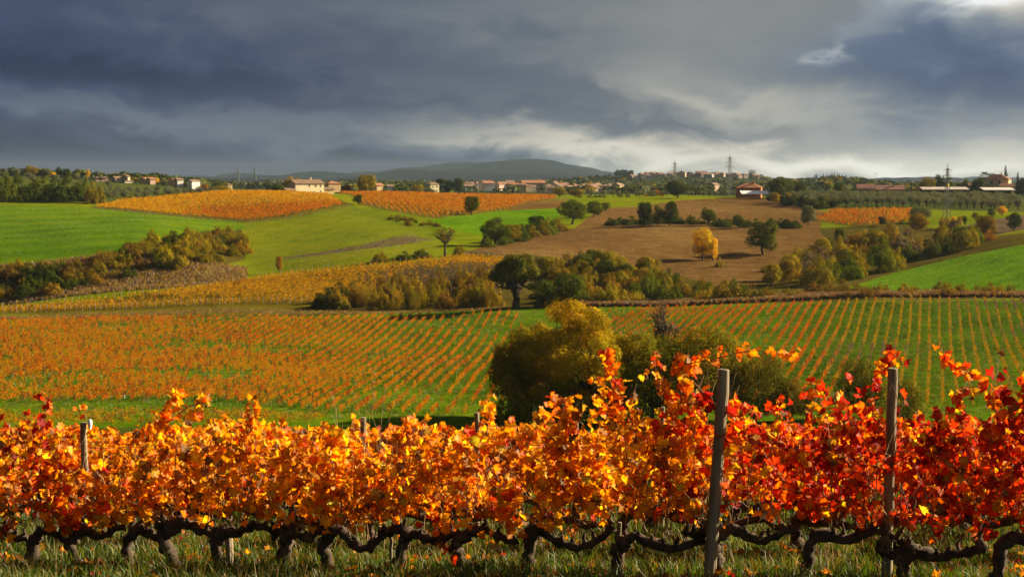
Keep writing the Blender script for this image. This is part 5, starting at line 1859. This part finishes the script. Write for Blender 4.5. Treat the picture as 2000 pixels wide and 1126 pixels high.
def leaf_colours(rng, px, zz, sub):
    """autumn colours drift from amber on the left to red on the right; each cane keeps to a family"""
    n = len(px)
    keys = [-400, 60, 200, 650, 1000, 1240, 1400, 1560, 1800, 2400]
    tab = np.array([
        # or   am   ye   yg   rd   or2  cr   br
        [.34, .18, .06, .01, .12, .12, .08, .09],
        [.30, .20, .08, .03, .10, .12, .09, .08],
        [.36, .32, .14, .03, .01, .07, .01, .06],
        [.36, .33, .18, .02, .01, .06, .00, .04],
        [.42, .26, .14, .01, .04, .09, .01, .03],
        [.34, .30, .22, .04, .02, .06, .00, .02],
        [.26, .15, .10, .02, .20, .20, .05, .02],
        [.10, .06, .04, .01, .42, .24, .16, .00],
        [.09, .08, .06, .02, .42, .19, .18, .00],
        [.14, .10, .06, .02, .36, .22, .14, .00]])
    p = np.stack([np.interp(px, keys, tab[:, j]) for j in range(8)], 1)
    fam = np.random.default_rng(1000 + sub).random(8) ** 2 * 2.2 + 0.25
    p = p * fam[None]
    p[:, 0] += 0.05
    c = pick(rng, n, LC, p)
    dull = rng.random(n) < 0.07
    c = np.where(dull[:, None], np.array((0.24, 0.125, 0.045)), c)
    return c * rng.uniform(0.55, 1.25, (n, 1))


TOP = [(-400, 800), (-100, 815), (0, 825), (40, 795), (85, 778), (120, 830), (160, 850), (240, 838), (280, 800), (310, 785), (335, 762), (358, 800), (400, 826), (460, 815), (490, 786), (515, 825),
       (570, 835), (640, 822), (700, 830), (760, 838), (850, 828), (930, 830), (958, 776), (985, 815), (1050, 805), (1110, 785), (1150, 760), (1172, 700), (1192, 672), (1215, 735), (1250, 745), (1290, 715),
       (1330, 690), (1370, 675), (1400, 745), (1440, 765), (1500, 778), (1560, 792), (1640, 800), (1690, 760), (1715, 700), (1740, 688), (1765, 730), (1810, 785), (1850, 760), (1885, 735), (1920, 745), (1965, 735), (2000, 705), (2100, 735), (2500, 750)]
TOPX = np.array([a for a, _ in TOP], float)
TOPY = np.array([b + (16 if a < 1100 else 4 if a < 1400 else -10) for a, b in TOP], float)


def top_height(k, x, rng):
    y = row_y(k, x)
    px = PXC(x, y)
    if k == 0:
        py = np.interp(px, TOPX, TOPY)
        return Z0 + ray(px, py)[1] * y - tz(x, y)
    return 1.34 + 0.16 * math.sin(x * 1.9 + k) + rng.uniform(-0.08, 0.12) + 0.22 * np.clip((px - 1500) / 400, 0, 1) * (k < 3)


def vine(k, x, label, n_canes, per_cane, n_objects, group, span=0.92, style=0, name='grapevine'):
    rng = np.random.default_rng(int(1000 * k + (x + 50) * 37))
    y = row_y(k, x)
    z = tz(x, y)
    root = empty(name, (x, y, z), 0, label=label, category='grapevine', group=group)
    o = np.array((x, y, z))
    dirx = np.array((1.0, -0.20, 0.0))
    dirx /= np.linalg.norm(dirx)
    # trunk and its arm along the wire
    hc = 0.405 + rng.uniform(-0.07, 0.05)
    g = Geo()
    lean = rng.uniform(-0.10, 0.05)
    P = np.array([(0.02, 0, -0.12), (0.0, 0, 0.03), (lean * 0.6, rng.normal() * 0.02, 0.15), (lean, rng.normal() * 0.02, 0.27), (lean * 0.8 + 0.02, 0, hc - 0.06), (lean * 0.5 + 0.08, 0, hc)])
    t_ = np.linspace(0, 1, 16)
    tt = np.linspace(0, 1, len(P))
    Q = np.stack([pchip(tt, P[:, j], t_) for j in range(3)], 1)
    rad = np.interp(t_, [0, 0.15, 0.6, 1], [0.082, 0.058, 0.050, 0.054]) * rng.uniform(0.85, 1.15)
    Q[2:-2] += rng.normal(size=(len(Q) - 4, 3)) * np.array((0.012, 0.012, 0.0))
    rad = rad * rng.uniform(0.82, 1.2, len(rad))
    g.tube(Q, rad, 12, 0.22, rng)
    ob('trunk', g.mesh('trunk', M['vine_bark'], True), root)
    starts = []
    arms = [(1, span * 0.84)] + ([(-1, span * 0.45)] if style % 2 else [])
    for s, ln in arms:
        a = Geo()
        n = 14
        q = np.linspace(0, 1, n)
        sag = 0.0 if style != 2 else 0.12
        Px = Q[-1][None] + s * dirx[None] * (q * ln)[:, None]
        Px[:, 2] = hc + 0.045 * np.sin(q * rng.uniform(4, 8) + rng.uniform(0, 6)) - sag * np.sin(q * math.pi) + rng.normal(size=n) * 0.008
        Px[:, 1] += rng.normal(size=n) * 0.008
        Px[0] = Q[-2] if s < 0 else Q[-1] + np.array((-0.02, 0, -0.01))
        a.tube(Px, np.interp(q, [0, 0.3, 1], [0.052, 0.044, 0.028]) * rng.uniform(0.75, 1.3, n), 10, 0.25, rng)
        for j in range(2, n, 2):              # old spurs
            b = Px[j]
            a.tube(wander(rng, b, b + np.array((rng.normal() * 0.03, rng.normal() * 0.03, rng.uniform(0.06, 0.12))), 4, 0.1), [0.03, 0.024, 0.02, 0.012], 6, 0.15, rng)
            starts.append(b + np.array((0, 0, 0.08)))
        ob('arm', a.mesh('arm', M['vine_bark'], True), root)
    # canes with their leaves
    AP, AN, AC, AS = [], [], [], []
    for c in range(n_canes):
        st = starts[c % len(starts)] + np.array((rng.normal() * 0.05, rng.normal() * 0.03, 0))
        wx = x + st[0]
        fall = rng.random() < 0.16
        hN = float(top_height(k, wx, rng))
        tgt = hN * (rng.uniform(0.55 if wx < 1.4 else 0.76, 1.0) if not fall else rng.uniform(0.45, 0.7))
        if k == 0 and c % 3 == 0:
            # head for a local peak of the outline
            tgt = hN * 1.0
        ex = st + np.array((rng.normal() * 0.18, rng.normal() * 0.15 - 0.02, tgt - st[2]))
        n = 9
        C = wander(rng, st, ex, n, 0.05)
        bow = np.array((rng.normal() * 0.10, rng.normal() * 0.12 - 0.03, 0))
        C += bow[None] * np.sin(np.linspace(0, 1, n) * math.pi)[:, None]
        if fall:
            C += np.array((rng.choice([-1, 1]) * 0.25, -0.12, -0.30))[None] * (np.linspace(0, 1, n) ** 2)[:, None]
        if n_objects or k < 2:
            ob('cane', Geo().tube(C, np.linspace(0.0065, 0.0025, n), 5).mesh('cane', M['cane'], True), root)
        m = int(per_cane * rng.uniform(0.75, 1.25) * (0.5 + 0.5 * tgt / 1.4))
        u = 0.10 + 0.92 * rng.random(m) ** 0.85
        base = np.stack([np.interp(u, np.linspace(0, 1, n), C[:, j]) for j in range(3)], 1)
        off = rng.normal(size=(m, 3)) * np.array((0.062, 0.078, 0.050)) * np.clip(1.25 - 0.55 * u, 0.5, 1)[:, None]
        pos = base + off
        pos[:, 2] -= 0.03
        AP.append(pos)
        outw = off / (np.linalg.norm(off, axis=1)[:, None] + 1e-6)
        outw = outw * 0.7 + np.array((0.25, -0.35, 0.15))
        AN.append(outw)
        AC.append(leaf_colours(rng, PXC(x + pos[:, 0], y + pos[:, 1]), pos[:, 2], int(rng.integers(0, 400))))
        AS.append(rng.uniform(0.034, 0.069, m) * rng.uniform(0.82, 1.22))
    if k == 0:
        for c in range(3):                    # bare canes hanging or crossing in front of the leaves
            st = starts[int(rng.integers(0, len(starts)))]
            e = st + np.array((rng.uniform(-0.5, 0.5), -0.22 - 0.1 * rng.random(), rng.uniform(0.25, 0.75)))
            C = wander(rng, st, e, 10, 0.05)
            C[:, 1] -= 0.10 * np.sin(np.linspace(0, 1, 10) * math.pi)
            ob('cane', Geo().tube(C, np.linspace(0.006, 0.002, 10), 5).mesh('cane', M['cane'], True), root)
    P, ON, CC, SS = map(np.concatenate, (AP, AN, AC, AS))
    keep = P[:, 2] > 0.14
    keep &= ~((P[:, 2] < 0.62) & (vnoise((x + P[:, 0]) * 5.0, P[:, 2] * 4 + k, 1.0) > 0.52) & (rng.random(len(P)) < 0.85))
    keep &= ~((vnoise((x + P[:, 0]) * 3.1 + 2, P[:, 2] * 3.3, 1.7) > 0.70) & (rng.random(len(P)) < 0.8))
    if k < 2:                                        # leaves thin out in front of the posts
        wy = y + P[:, 1]
        lx = PXC(x + P[:, 0], wy)
        ly = HOR - (z + P[:, 2] - Z0) / wy * F
        for gx0, gx1, t0, t1, hw in ((1410, 1383, 700, 1130, 22), (1750, 1747, 715, 900, 19), (152, 152, 815, 925, 16), (930, 930, 800, 852, 12), (1298, 1298, 792, 815, 8)):
            cx = gx0 + (gx1 - gx0) * np.clip((ly - t0) / (t1 - t0), 0, 1)
            keep &= ~((np.abs(lx - cx) < hw) & (ly > t0 - 12) & (ly < t1) & (rng.random(len(P)) < 0.93))
    P, ON, CC, SS = P[keep], ON[keep], CC[keep], SS[keep]
    S_, T_, N = frames(rng, len(P), ON)
    which = rng.integers(0, len(LT), len(P))
    score = P[:, 1] + rng.normal(size=len(P)) * 0.05
    order = np.argsort(score)
    single = order[:n_objects]
    rest = order[n_objects:]
    V, Fc, Tt = bulk_leaves(rng, P[rest], S_[rest], T_[rest], N[rest], SS[rest], CC[rest], which[rest])
    ob('foliage', mesh_np('foliage', V, Fc, Tt, M['vine_leaf']), root, kind='stuff')
    for i in single:
        lo = bpy.data.objects.new('leaf', LM[which[i]])
        COL.objects.link(lo)
        lo.parent = root
        s = SS[i]
        lo.matrix_basis = Matrix(((S_[i][0] * s, T_[i][0] * s, N[i][0] * s, P[i][0]), (S_[i][1] * s, T_[i][1] * s, N[i][1] * s, P[i][1]), (S_[i][2] * s, T_[i][2] * s, N[i][2] * s, P[i][2]), (0, 0, 0, 1)))
        lo.color = (*CC[i], 1)
    return root


FRONT = [(-250, 'orange-brown vine just outside the left end of the front row'), (-90, 'amber vine at the far left end of the front row, cut by the picture edge'),
         (40, 'orange and crimson vine at the left edge, with a red-leaved shoot'), (135, 'amber vine below the short grey post on the left, front row'),
         (240, 'amber-orange vine left of the tall yellow-tipped shoot, front row'), (330, 'amber vine with the tall yellow-tipped shoot, front row'),
         (425, 'orange vine beside the broken wooden stake on the left, front row'), (545, 'golden orange vine with dense low leaves, fourth vine left of the picture centre'),
         (640, 'orange vine with the low arching arm, front row left of centre'), (775, 'orange vine tied to the thin grey stake, front row'),
         (905, 'orange vine with a hanging spray of red leaves, just left of the picture centre'), (1025, 'orange vine with thick elbow trunk, just right of the picture centre'),
         (1215, 'golden yellow-orange vine with the tallest upright shoot, front row'), (1405, 'orange-red vine at the foot of the leaning front post'),
         (1590, 'dark red vine between the two big posts, front row'), (1790, 'red and yellow vine with strongly arched trunk, right of the second post'),
         (1960, 'red-orange vine at the right edge of the front row'), (2130, 'red vine beyond the right end of the front row'), (2300, 'orange-red vine at the far right end of the front row')]
for i, (px, lb) in enumerate(FRONT):
    x = row_x(0, px)
    nx = row_x(0, FRONT[i + 1][0]) if i + 1 < len(FRONT) else x + 0.85
    sp = max(0.42, min(nx - x, 1.0))
    inview = -60 < px < 2050
    vine(0, x, lb, max(6, int(15 * sp)), 47, int(min(260, 270 * sp)) if inview else 0, 'vines of the front row', sp, style=(2 if px in (640, 1025) else i % 2))

nth = ['first', 'second', 'third', 'fourth', 'fifth', 'sixth', 'seventh', 'eighth', 'ninth', 'tenth', 'eleventh', 'twelfth', 'thirteenth', 'fourteenth', 'fifteenth', 'sixteenth', 'seventeenth', 'eighteenth']
for k in (1, 2):
    xs = np.arange(row_x(k, -180), row_x(k, 2180), 0.92)
    for j, x in enumerate(xs):
        px = PXC(x, row_y(k, x))
        vine(k, x + 0.05 * math.sin(7 * x), '%s vine from the left in the %s row' % (nth[min(j, 17)], ('second', 'third')[k - 1]), 13, 52 if k == 1 else 40,
             (40 if k == 1 else 0) if -40 < px < 2040 else 0, 'vines of the %s row' % ('second', 'third')[k - 1], style=j % 3)


def far_row(k):
    rng = np.random.default_rng(500 + k)
    x0, x1 = row_x(k, -160), row_x(k, 2160)
    n = int((x1 - x0) * max(70, 300 - 16 * k))
    X = rng.uniform(x0, x1, n)
    Y = row_y(k, X) + rng.normal(size=n) * 0.16
    clump = 0.85 + 0.22 * np.sin(X * 5.3 + k) * np.sin(X * 2.1 + 1.3 * k)
    hgt = (1.36 + 0.10 * np.sin(X * 1.7 + k)) * np.clip(clump, 0.7, 1.12)
    hh = 0.5 + (hgt - 0.5) * rng.random(n) ** 0.55
    spike = rng.random(n) < 0.03
    hh = np.where(spike, hh + 0.25 * rng.random(n), hh)
    org = np.array((x0, row_y(k, x0), tz(x0, row_y(k, x0))))
    P = np.stack([X, Y, TZ(X, Y) + hh], 1) - org
    S_, T_, N = frames(rng, n, np.tile(np.array((0.2, -0.4, 0.2)), (n, 1)))
    px = PXC(X, Y)
    col = np.concatenate([leaf_colours(rng, px[i::6], hh[i::6], 20 + i) for i in range(6)])
    inv = np.concatenate([np.arange(n)[i::6] for i in range(6)])
    cc = np.zeros_like(col)
    cc[inv] = col
    ln = ['fourth', 'fifth', 'sixth', 'seventh', 'eighth', 'ninth', 'tenth', 'eleventh', 'twelfth', 'thirteenth', 'fourteenth', 'fifteenth']
    root = empty('vine_row', tuple(org), 0, label='orange vine row on the near slope, %s row from the front' % ln[k - 3], category='vine row', group='rows on the near slope')
    V, Fc, Tt = bulk_leaves(rng, P, S_, T_, N, rng.uniform(0.05, 0.08, n) * (1 + 0.06 * k), cc, rng.integers(0, len(LT), n))
    ob('foliage', mesh_np('foliage', V, Fc, Tt, M['vine_leaf']), root, kind='stuff')
    g = Geo()
    for x in np.arange(x0, x1, 1.0):
        y = row_y(k, x)
        b = np.array((x, y, tz(x, y))) - org
        g.tube(wander(rng, b, b + np.array((0.1, 0, 0.6)), 4, 0.06), [0.06, 0.05, 0.045, 0.03], 5)
    ob('trunks', g.mesh('trunks', M['vine_bark'], True), root, kind='stuff')


for k in range(3, 14):
    far_row(k)


# ---------------------------------------------------------------- posts, stakes, wires
def post(name, label, k, px, top_py, r, lean=(0, 0), cap=False, h=None, sides=14, fwd=0.06):
    x = row_x(k, px)
    y = row_y(k, x) + fwd
    z = tz(x, y)
    h = h or (Z0 + ray(px, top_py)[1] * y - z)
    rng = np.random.default_rng(int(px * 3 + k))
    g = Geo()
    t = np.linspace(0, 1, 12)
    P = np.stack([lean[0] * t * h, lean[1] * t * h, -0.3 + (h + 0.3) * t], 1)
    P[1:-1, :2] += rng.normal(size=(10, 2)) * 0.004
    rad = r * (1 - 0.10 * t)
    P = np.concatenate([P, P[-1:] + np.array([[0, 0, 0.006]])])
    rad = np.concatenate([rad, rad[-1:] * 0.86])
    g.tube(P, rad, sides, 0.025, rng)
    me = g.mesh('post', M['post'], False)
    o = ob(name, me, loc=(x, y, z), label=label, category='post', group='vineyard posts' if name == 'vineyard_post' else None)
    if cap:
        q = Geo()
        q.tube([(0, 0, 0), (0, 0, 0.05), (0.005, 0, 0.09)], [0.022, 0.03, 0.02], 8)
        q.tube([(0, 0, -0.07), (0, 0, 0.0)], [0.012, 0.018], 8)
        ob('insulator_knob', q.mesh('insulator_knob', M['white'], True), o, loc=(r + 0.035, -0.02, h - 0.05))
    return o


post('vineyard_post', 'leaning thick grey wooden post in the front row, among red leaves', 0, 1385, 722, 0.056, (0.065, 0.0), fwd=-0.12)
post('vineyard_post', 'thick upright wooden post with leaf-crowned top, right of the leaning post', 0, 1748, 720, 0.047, (0.01, 0))
post('vineyard_post', 'short grey post with white knob at its top, on the left', 1, 152, 825, 0.042, (0.0, 0), cap=True)
post('vineyard_post', 'pale grey post top standing clear of the leaves near the picture centre', 2, 930, 806, 0.036)
post('vineyard_post', 'narrow grey post top left of the leaning front post', 2, 1298, 795, 0.032)
post('vineyard_post', 'grey post top half hidden in leaves, left of the narrow post top', 6, 1126, 808, 0.06)
post('vineyard_post', 'grey post among dry stalks left of the picture centre', 4, 706, 815, 0.055)
post('vineyard_post', 'dark post top at the extreme left edge', 5, 2, 828, 0.06)
post('vineyard_post', 'distant post top among the leaves, between the left knobbed post and the dry stalks', 8, 432, 822, 0.06)
post('vineyard_post', 'distant post top right of the tall left shoots', 9, 550, 822, 0.06)
post('vine_stake', 'thin grey stake beside a vine trunk left of the picture centre', 0, 762, 1030, 0.018, (-0.05, 0), sides=8)
post('vine_stake', 'broken wooden stake beside the left vine trunk', 0, 436, 1040, 0.042, (0.0, 0), sides=9)
post('vine_stake', 'thin grey stake behind the trunk of the golden vine', 0, 1212, 1020, 0.022, (0.02, 0), sides=8)
post('vine_stake', 'thin stake beside the leaning front post', 0, 1420, 1060, 0.016, (-0.03, 0), sides=8)

for k in (0, 1):
    for hgt in (0.43, 0.80, 1.20):
        X = np.linspace(row_x(k, -300), row_x(k, 2300), 40)
        Y = row_y(k, X) + 0.05
        P = np.stack([X, Y, TZ(X, Y) + hgt + 0.01 * np.sin(X * 2)], 1)
        ob('trellis_wire', Geo().tube(P - P[0], 0.0024, 4, cap=False).mesh('trellis_wire', M['wire']), loc=tuple(P[0]),
           label='%s trellis wire of the %s vine row' % ({0.43: 'lowest', 0.80: 'middle', 1.20: 'upper'}[hgt], ('front', 'second')[k]), category='wire', group='trellis wires')


# long shoots that stick out of the hedge of leaves
def shoot(label, k, pts, n_leaf, cols, size=(0.045, 0.065), hang=None):
    """pts: sight-line points the shoot passes through, at the depth of its row"""
    rng = np.random.default_rng(len(label) * 7 + int(pts[0][0]))
    W3 = []
    for px, py in pts:
        x = row_x(k, px)
        y = row_y(k, x) - 0.05
        W3.append((x, y, Z0 + ray(px, py)[1] * y))
    W3 = np.array(W3)
    t = np.linspace(0, 1, len(W3))
    q = np.linspace(0, 1, 14)
    C = np.stack([pchip(t, W3[:, j], q) for j in range(3)], 1)
    o = C[0].copy()
    root = empty('vine_shoot', tuple(o), 0, label=label, category='vine shoot', group='long shoots')
    ob('cane', Geo().tube(C - o, np.linspace(0.007, 0.0025, 14), 5).mesh('cane', M['cane'], True), root)
    u = np.linspace(0.12, 1.0, n_leaf) + rng.normal(size=n_leaf) * 0.02
    for uu in u:
        p = np.array([np.interp(uu, q, C[:, j]) for j in range(3)]) - o + rng.normal(size=3) * np.array((0.035, 0.05, 0.035))
        S_, T_, N = frames(rng, 1, np.array([[0.2, -0.5, 0.1]]))
        s = rng.uniform(*size) * (1.1 - 0.35 * uu)
        lo = bpy.data.objects.new('leaf', LM[rng.integers(0, 8)])
        COL.objects.link(lo)
        lo.parent = root
        a, b, c = S_[0] * s, T_[0] * s, N[0] * s
        lo.matrix_basis = Matrix(((a[0], b[0], c[0], p[0]), (a[1], b[1], c[1], p[1]), (a[2], b[2], c[2], p[2]), (0, 0, 0, 1)))
        cc = cols[rng.integers(0, len(cols))] * rng.uniform(0.7, 1.2)
        lo.color = (*cc, 1)


shoot('long horizontal shoot of orange leaves reaching right above the leaning post', 0, [(1290, 770), (1340, 712), (1400, 700), (1470, 684), (1528, 690), (1552, 697)], 30, [L_OR, L_OR2, L_AM, L_OR])
shoot('upright column of orange-red leaves, tallest shoot right of centre', 0, [(1215, 850), (1200, 780), (1190, 720), (1188, 680)], 52, [L_OR, L_OR2, L_AM, L_RD], (0.05, 0.075))
shoot('red-leaved shoot rising at the left edge', 0, [(60, 900), (75, 850), (85, 800), (80, 775)], 20, [L_RD, L_CR, L_OR2, L_BR], (0.045, 0.065))
shoot('yellow-tipped orange shoot rising on the left', 0, [(300, 850), (320, 810), (340, 775), (348, 768)], 34, [L_OR, L_YE, L_OR2, L_AM], (0.05, 0.07))
shoot('bare thin twig curling right from the yellow-tipped shoot', 0, [(345, 808), (370, 792), (390, 788), (402, 792)], 2, [L_BR], (0.02, 0.03))
shoot('upright orange shoot left of the dry stalks', 0, [(480, 850), (488, 815), (492, 785)], 22, [L_OR, L_AM, L_BR], (0.045, 0.06))
shoot('slim upright yellow-orange shoot near the picture centre', 0, [(950, 850), (955, 810), (958, 780)], 22, [L_OR, L_YE, L_AM], (0.045, 0.06))
shoot('arching shoot with drooping dry leaves above the centre vines', 0, [(1140, 830), (1115, 800), (1085, 780), (1070, 775)], 8, [L_OR, L_OR2], (0.04, 0.055))
shoot('arching shoot of orange leaves near the right edge', 1, [(1935, 760), (1895, 728), (1860, 712), (1838, 690)], 26, [L_OR, L_OR2, L_AM, L_RD], (0.05, 0.07))
shoot('leafy red crown over the second post', 1, [(1700, 800), (1715, 740), (1735, 700), (1752, 695)], 46, [L_RD, L_OR2, L_OR, L_CR], (0.05, 0.07))
shoot('diagonal shoot crossing the leaning post from upper left', 0, [(1350, 740), (1400, 790), (1470, 840), (1540, 870)], 22, [L_RD, L_OR2, L_RD, L_CR], (0.045, 0.065))
shoot('hanging spray of red leaves under the vine left of centre', 0, [(850, 1000), (850, 1040), (870, 1070), (890, 1100)], 14, [L_RD, L_OR2, L_BR, L_CR], (0.045, 0.065))


# ---------------------------------------------------------------- grass under the vines
def near_grass(name, label, n, y0, y1, hmin, hmax, cols, p, seed, width=0.004, clump=0.5, lean=0.45):
    rng = np.random.default_rng(seed)
    Y = y0 + (y1 - y0) * rng.random(n) ** 1.3
    X = (rng.random(n) - 0.5) * 2 * (1180 / F) * Y
    # gather some of it into tussocks
    m = rng.random(n) < clump
    cx = np.round(X / 0.35 + 0.35 * np.sin(Y * 3)) * 0.35
    cy = np.round(Y / 0.35) * 0.35
    X = np.where(m, cx + rng.normal(size=n) * 0.07 + 0.12 * np.sin(cx * 9 + cy * 5), X)
    Y = np.where(m, cy + rng.normal(size=n) * 0.07 + 0.12 * np.sin(cx * 5 + cy * 11), Y)
    Z = TZ(X, Y)
    tall = 0.55 + 0.8 * vnoise(X * 3, Y * 3, 0.8)
    h = rng.uniform(hmin, hmax, n) * tall
    a = rng.uniform(0, 6.28, n)
    wv = np.stack([np.cos(a), np.sin(a), 0 * a], 1) * (width * rng.uniform(0.6, 1.5, n))[:, None]
    b = rng.uniform(0, 6.28, n)
    ln = np.stack([np.cos(b), np.sin(b), 0 * b], 1) * (h * lean * rng.uniform(0.3, 1.6, n))[:, None]
    P = np.stack([X, Y, Z - 0.01], 1)
    up = np.array((0, 0, 1.0))
    mid = P + up * (h * 0.6)[:, None] + ln * 0.35
    tip = P + up * (h * rng.uniform(0.7, 1.0, n))[:, None] + ln
    V = np.stack([P - wv, P + wv, mid + wv * 0.75, mid - wv * 0.75, tip], 1).reshape(-1, 3)
    k = (np.arange(n) * 5)[:, None]
    Fc = np.concatenate([k + np.array([[0, 1, 2]]), k + np.array([[0, 2, 3]]), k + np.array([[3, 2, 4]])], 0)
    patch = vnoise(X * 2 + 5, Y * 2, 0.9)
    pr = np.stack([np.full(n, q) for q in p], 1)
    pr[:, -1] *= 0.3 + 1.6 * patch
    left = np.clip((700 - PXC(X, Y)) / 500, 0, 1)
    pr[:, -1] *= 1 - 0.6 * left
    col = pick(rng, n, cols, pr) * rng.uniform(0.6, 1.3, (n, 1))
    ob(name, mesh_np(name, V, Fc, np.repeat(col, 5, 0), M['grass_blade']), kind='stuff', label=label, category='grass')


G1, G2, G3, G4 = np.array((0.045, 0.105, 0.004)), np.array((0.080, 0.145, 0.005)), np.array((0.165, 0.165, 0.010)), np.array((0.30, 0.205, 0.060))
near_grass('grass', 'green grass growing under the front vine rows', 90000, 10.3, 22, 0.07, 0.24, [G1, G2, G3, G4], [.46, .34, .14, .04], 61, 0.0055)
near_grass('dry_grass', 'tall dry straw-coloured grass under the front vine rows', 7000, 10.6, 19, 0.15, 0.42, [G3, G4 * 0.8, G4], [.2, .4, .4], 62, 0.0022, 0.7, 0.6)
near_grass('grass', 'grass between the farther vine rows of the near slope', 30000, 21, 48, 0.10, 0.30, [G1, G2, G3, G4], [.4, .3, .15, .15], 63, 0.007)


def dead_leaves():
    rng = np.random.default_rng(88)
    n = 1700
    Y = rng.uniform(10.8, 17, n)
    X = (rng.random(n) - 0.5) * 2 * (1100 / F) * Y
    P = np.stack([X, Y, TZ(X, Y) + rng.uniform(0.01, 0.09, n)], 1)
    N = rand_unit(rng, n) * 0.5 + np.array((0, 0, 1.0))
    N /= np.linalg.norm(N, axis=1)[:, None]
    T_ = rand_unit(rng, n)
    T_ -= N * (T_ * N).sum(1)[:, None]
    T_ /= np.linalg.norm(T_, axis=1)[:, None]
    V, Fc, Tt = bulk_leaves(rng, P, np.cross(T_, N), T_, N, rng.uniform(0.035, 0.06, n), pick(rng, n, [L_BR, L_OR, L_AM, L_CR], [.5, .25, .15, .1]) * 0.8, rng.integers(0, 8, n))
    ob('leaf_litter', mesh_np('leaf_litter', V, Fc, Tt, M['vine_leaf']), kind='stuff', label='fallen vine leaves scattered in the grass under the front row', category='leaf litter')


dead_leaves()


def dry_stalks(label, px, k, n, top_py, spread):
    rng = np.random.default_rng(int(px))
    x = row_x(k, px)
    y = row_y(k, x) + 0.5
    z = tz(x, y)
    root = empty('dry_stalk_clump', (x, y, z), 0, label=label, category='dry grass', group='dry stalks')
    H_ = Z0 + ray(px, top_py)[1] * y - z
    for i in range(n):
        h = H_ * rng.uniform(0.6, 1.0)
        e = np.array((rng.normal() * spread, rng.normal() * spread, h))
        C = wander(rng, (rng.normal() * 0.05, rng.normal() * 0.05, 0), e, 9, 0.02)
        g = Geo()
        g.tube(C, np.linspace(0.0038, 0.0016, 9), 4)
        for j in range(6):
            b = C[rng.integers(4, 9)]
            g.tube(wander(rng, b, b + rng.normal(size=3) * 0.05 + np.array((0, 0, 0.05)), 3, 0.1), [0.0022, 0.0018, 0.001], 3)
        ob('stalk', g.mesh('stalk', M['straw']), root)


M['straw'] = solid_material('straw', (0.22, 0.15, 0.06), (0.42, 0.32, 0.15), 20, 0.9, 0.1)
dry_stalks('tall pale dry stalks standing above the vines left of the picture centre', 700, 1, 9, 722, 0.16)
dry_stalks('thin dry stalks right of the tallest dry clump', 745, 1, 5, 765, 0.14)
dry_stalks('thin dry stalks on the left, beside the upright orange shoot', 452, 1, 5, 795, 0.15)
dry_stalks('thin dry stalks leaning in the grass at the right', 1655, 0, 7, 1010, 0.12)

for i, (px, py) in enumerate([(180, 776), (243, 777), (256, 778), (335, 757)]):
    x, y, z = hit(px, py)
    g = Geo().tube([(0, 0, -0.05), (0, 0, 0.35), (0.01, 0, 0.5)], [0.09, 0.085, 0.08], 8)
    ob('grow_tube', g.mesh('grow_tube', M['white'], True), loc=(x, y, z), label=['white grow tube at the left of three by the lower vineyard edge', 'white grow tube in the middle of three by the lower vineyard edge',
       'white grow tube at the right of three by the lower vineyard edge', 'single white grow tube beside the green gap in the orange vineyard'][i], category='grow tube', group='white grow tubes')

# ---------------------------------------------------------------- air
hz = Geo().box(-6500, 6500, -60, 9600, -25, Z0 + 125)
hm, ht_, ho = new_mat('haze')
pv = ht_.node('ShaderNodeVolumePrincipled')
pv.inputs['Color'].default_value = (0.62, 0.82, 1.0, 1)
pv.inputs['Density'].default_value = 0.000022
pv.inputs['Anisotropy'].default_value = 0.2
ht_.l.new(pv.outputs[0], ho.inputs['Volume'])
ob('haze', hz.mesh('haze', hm), kind='stuff', label='thin blue autumn haze filling the valley air', category='haze')
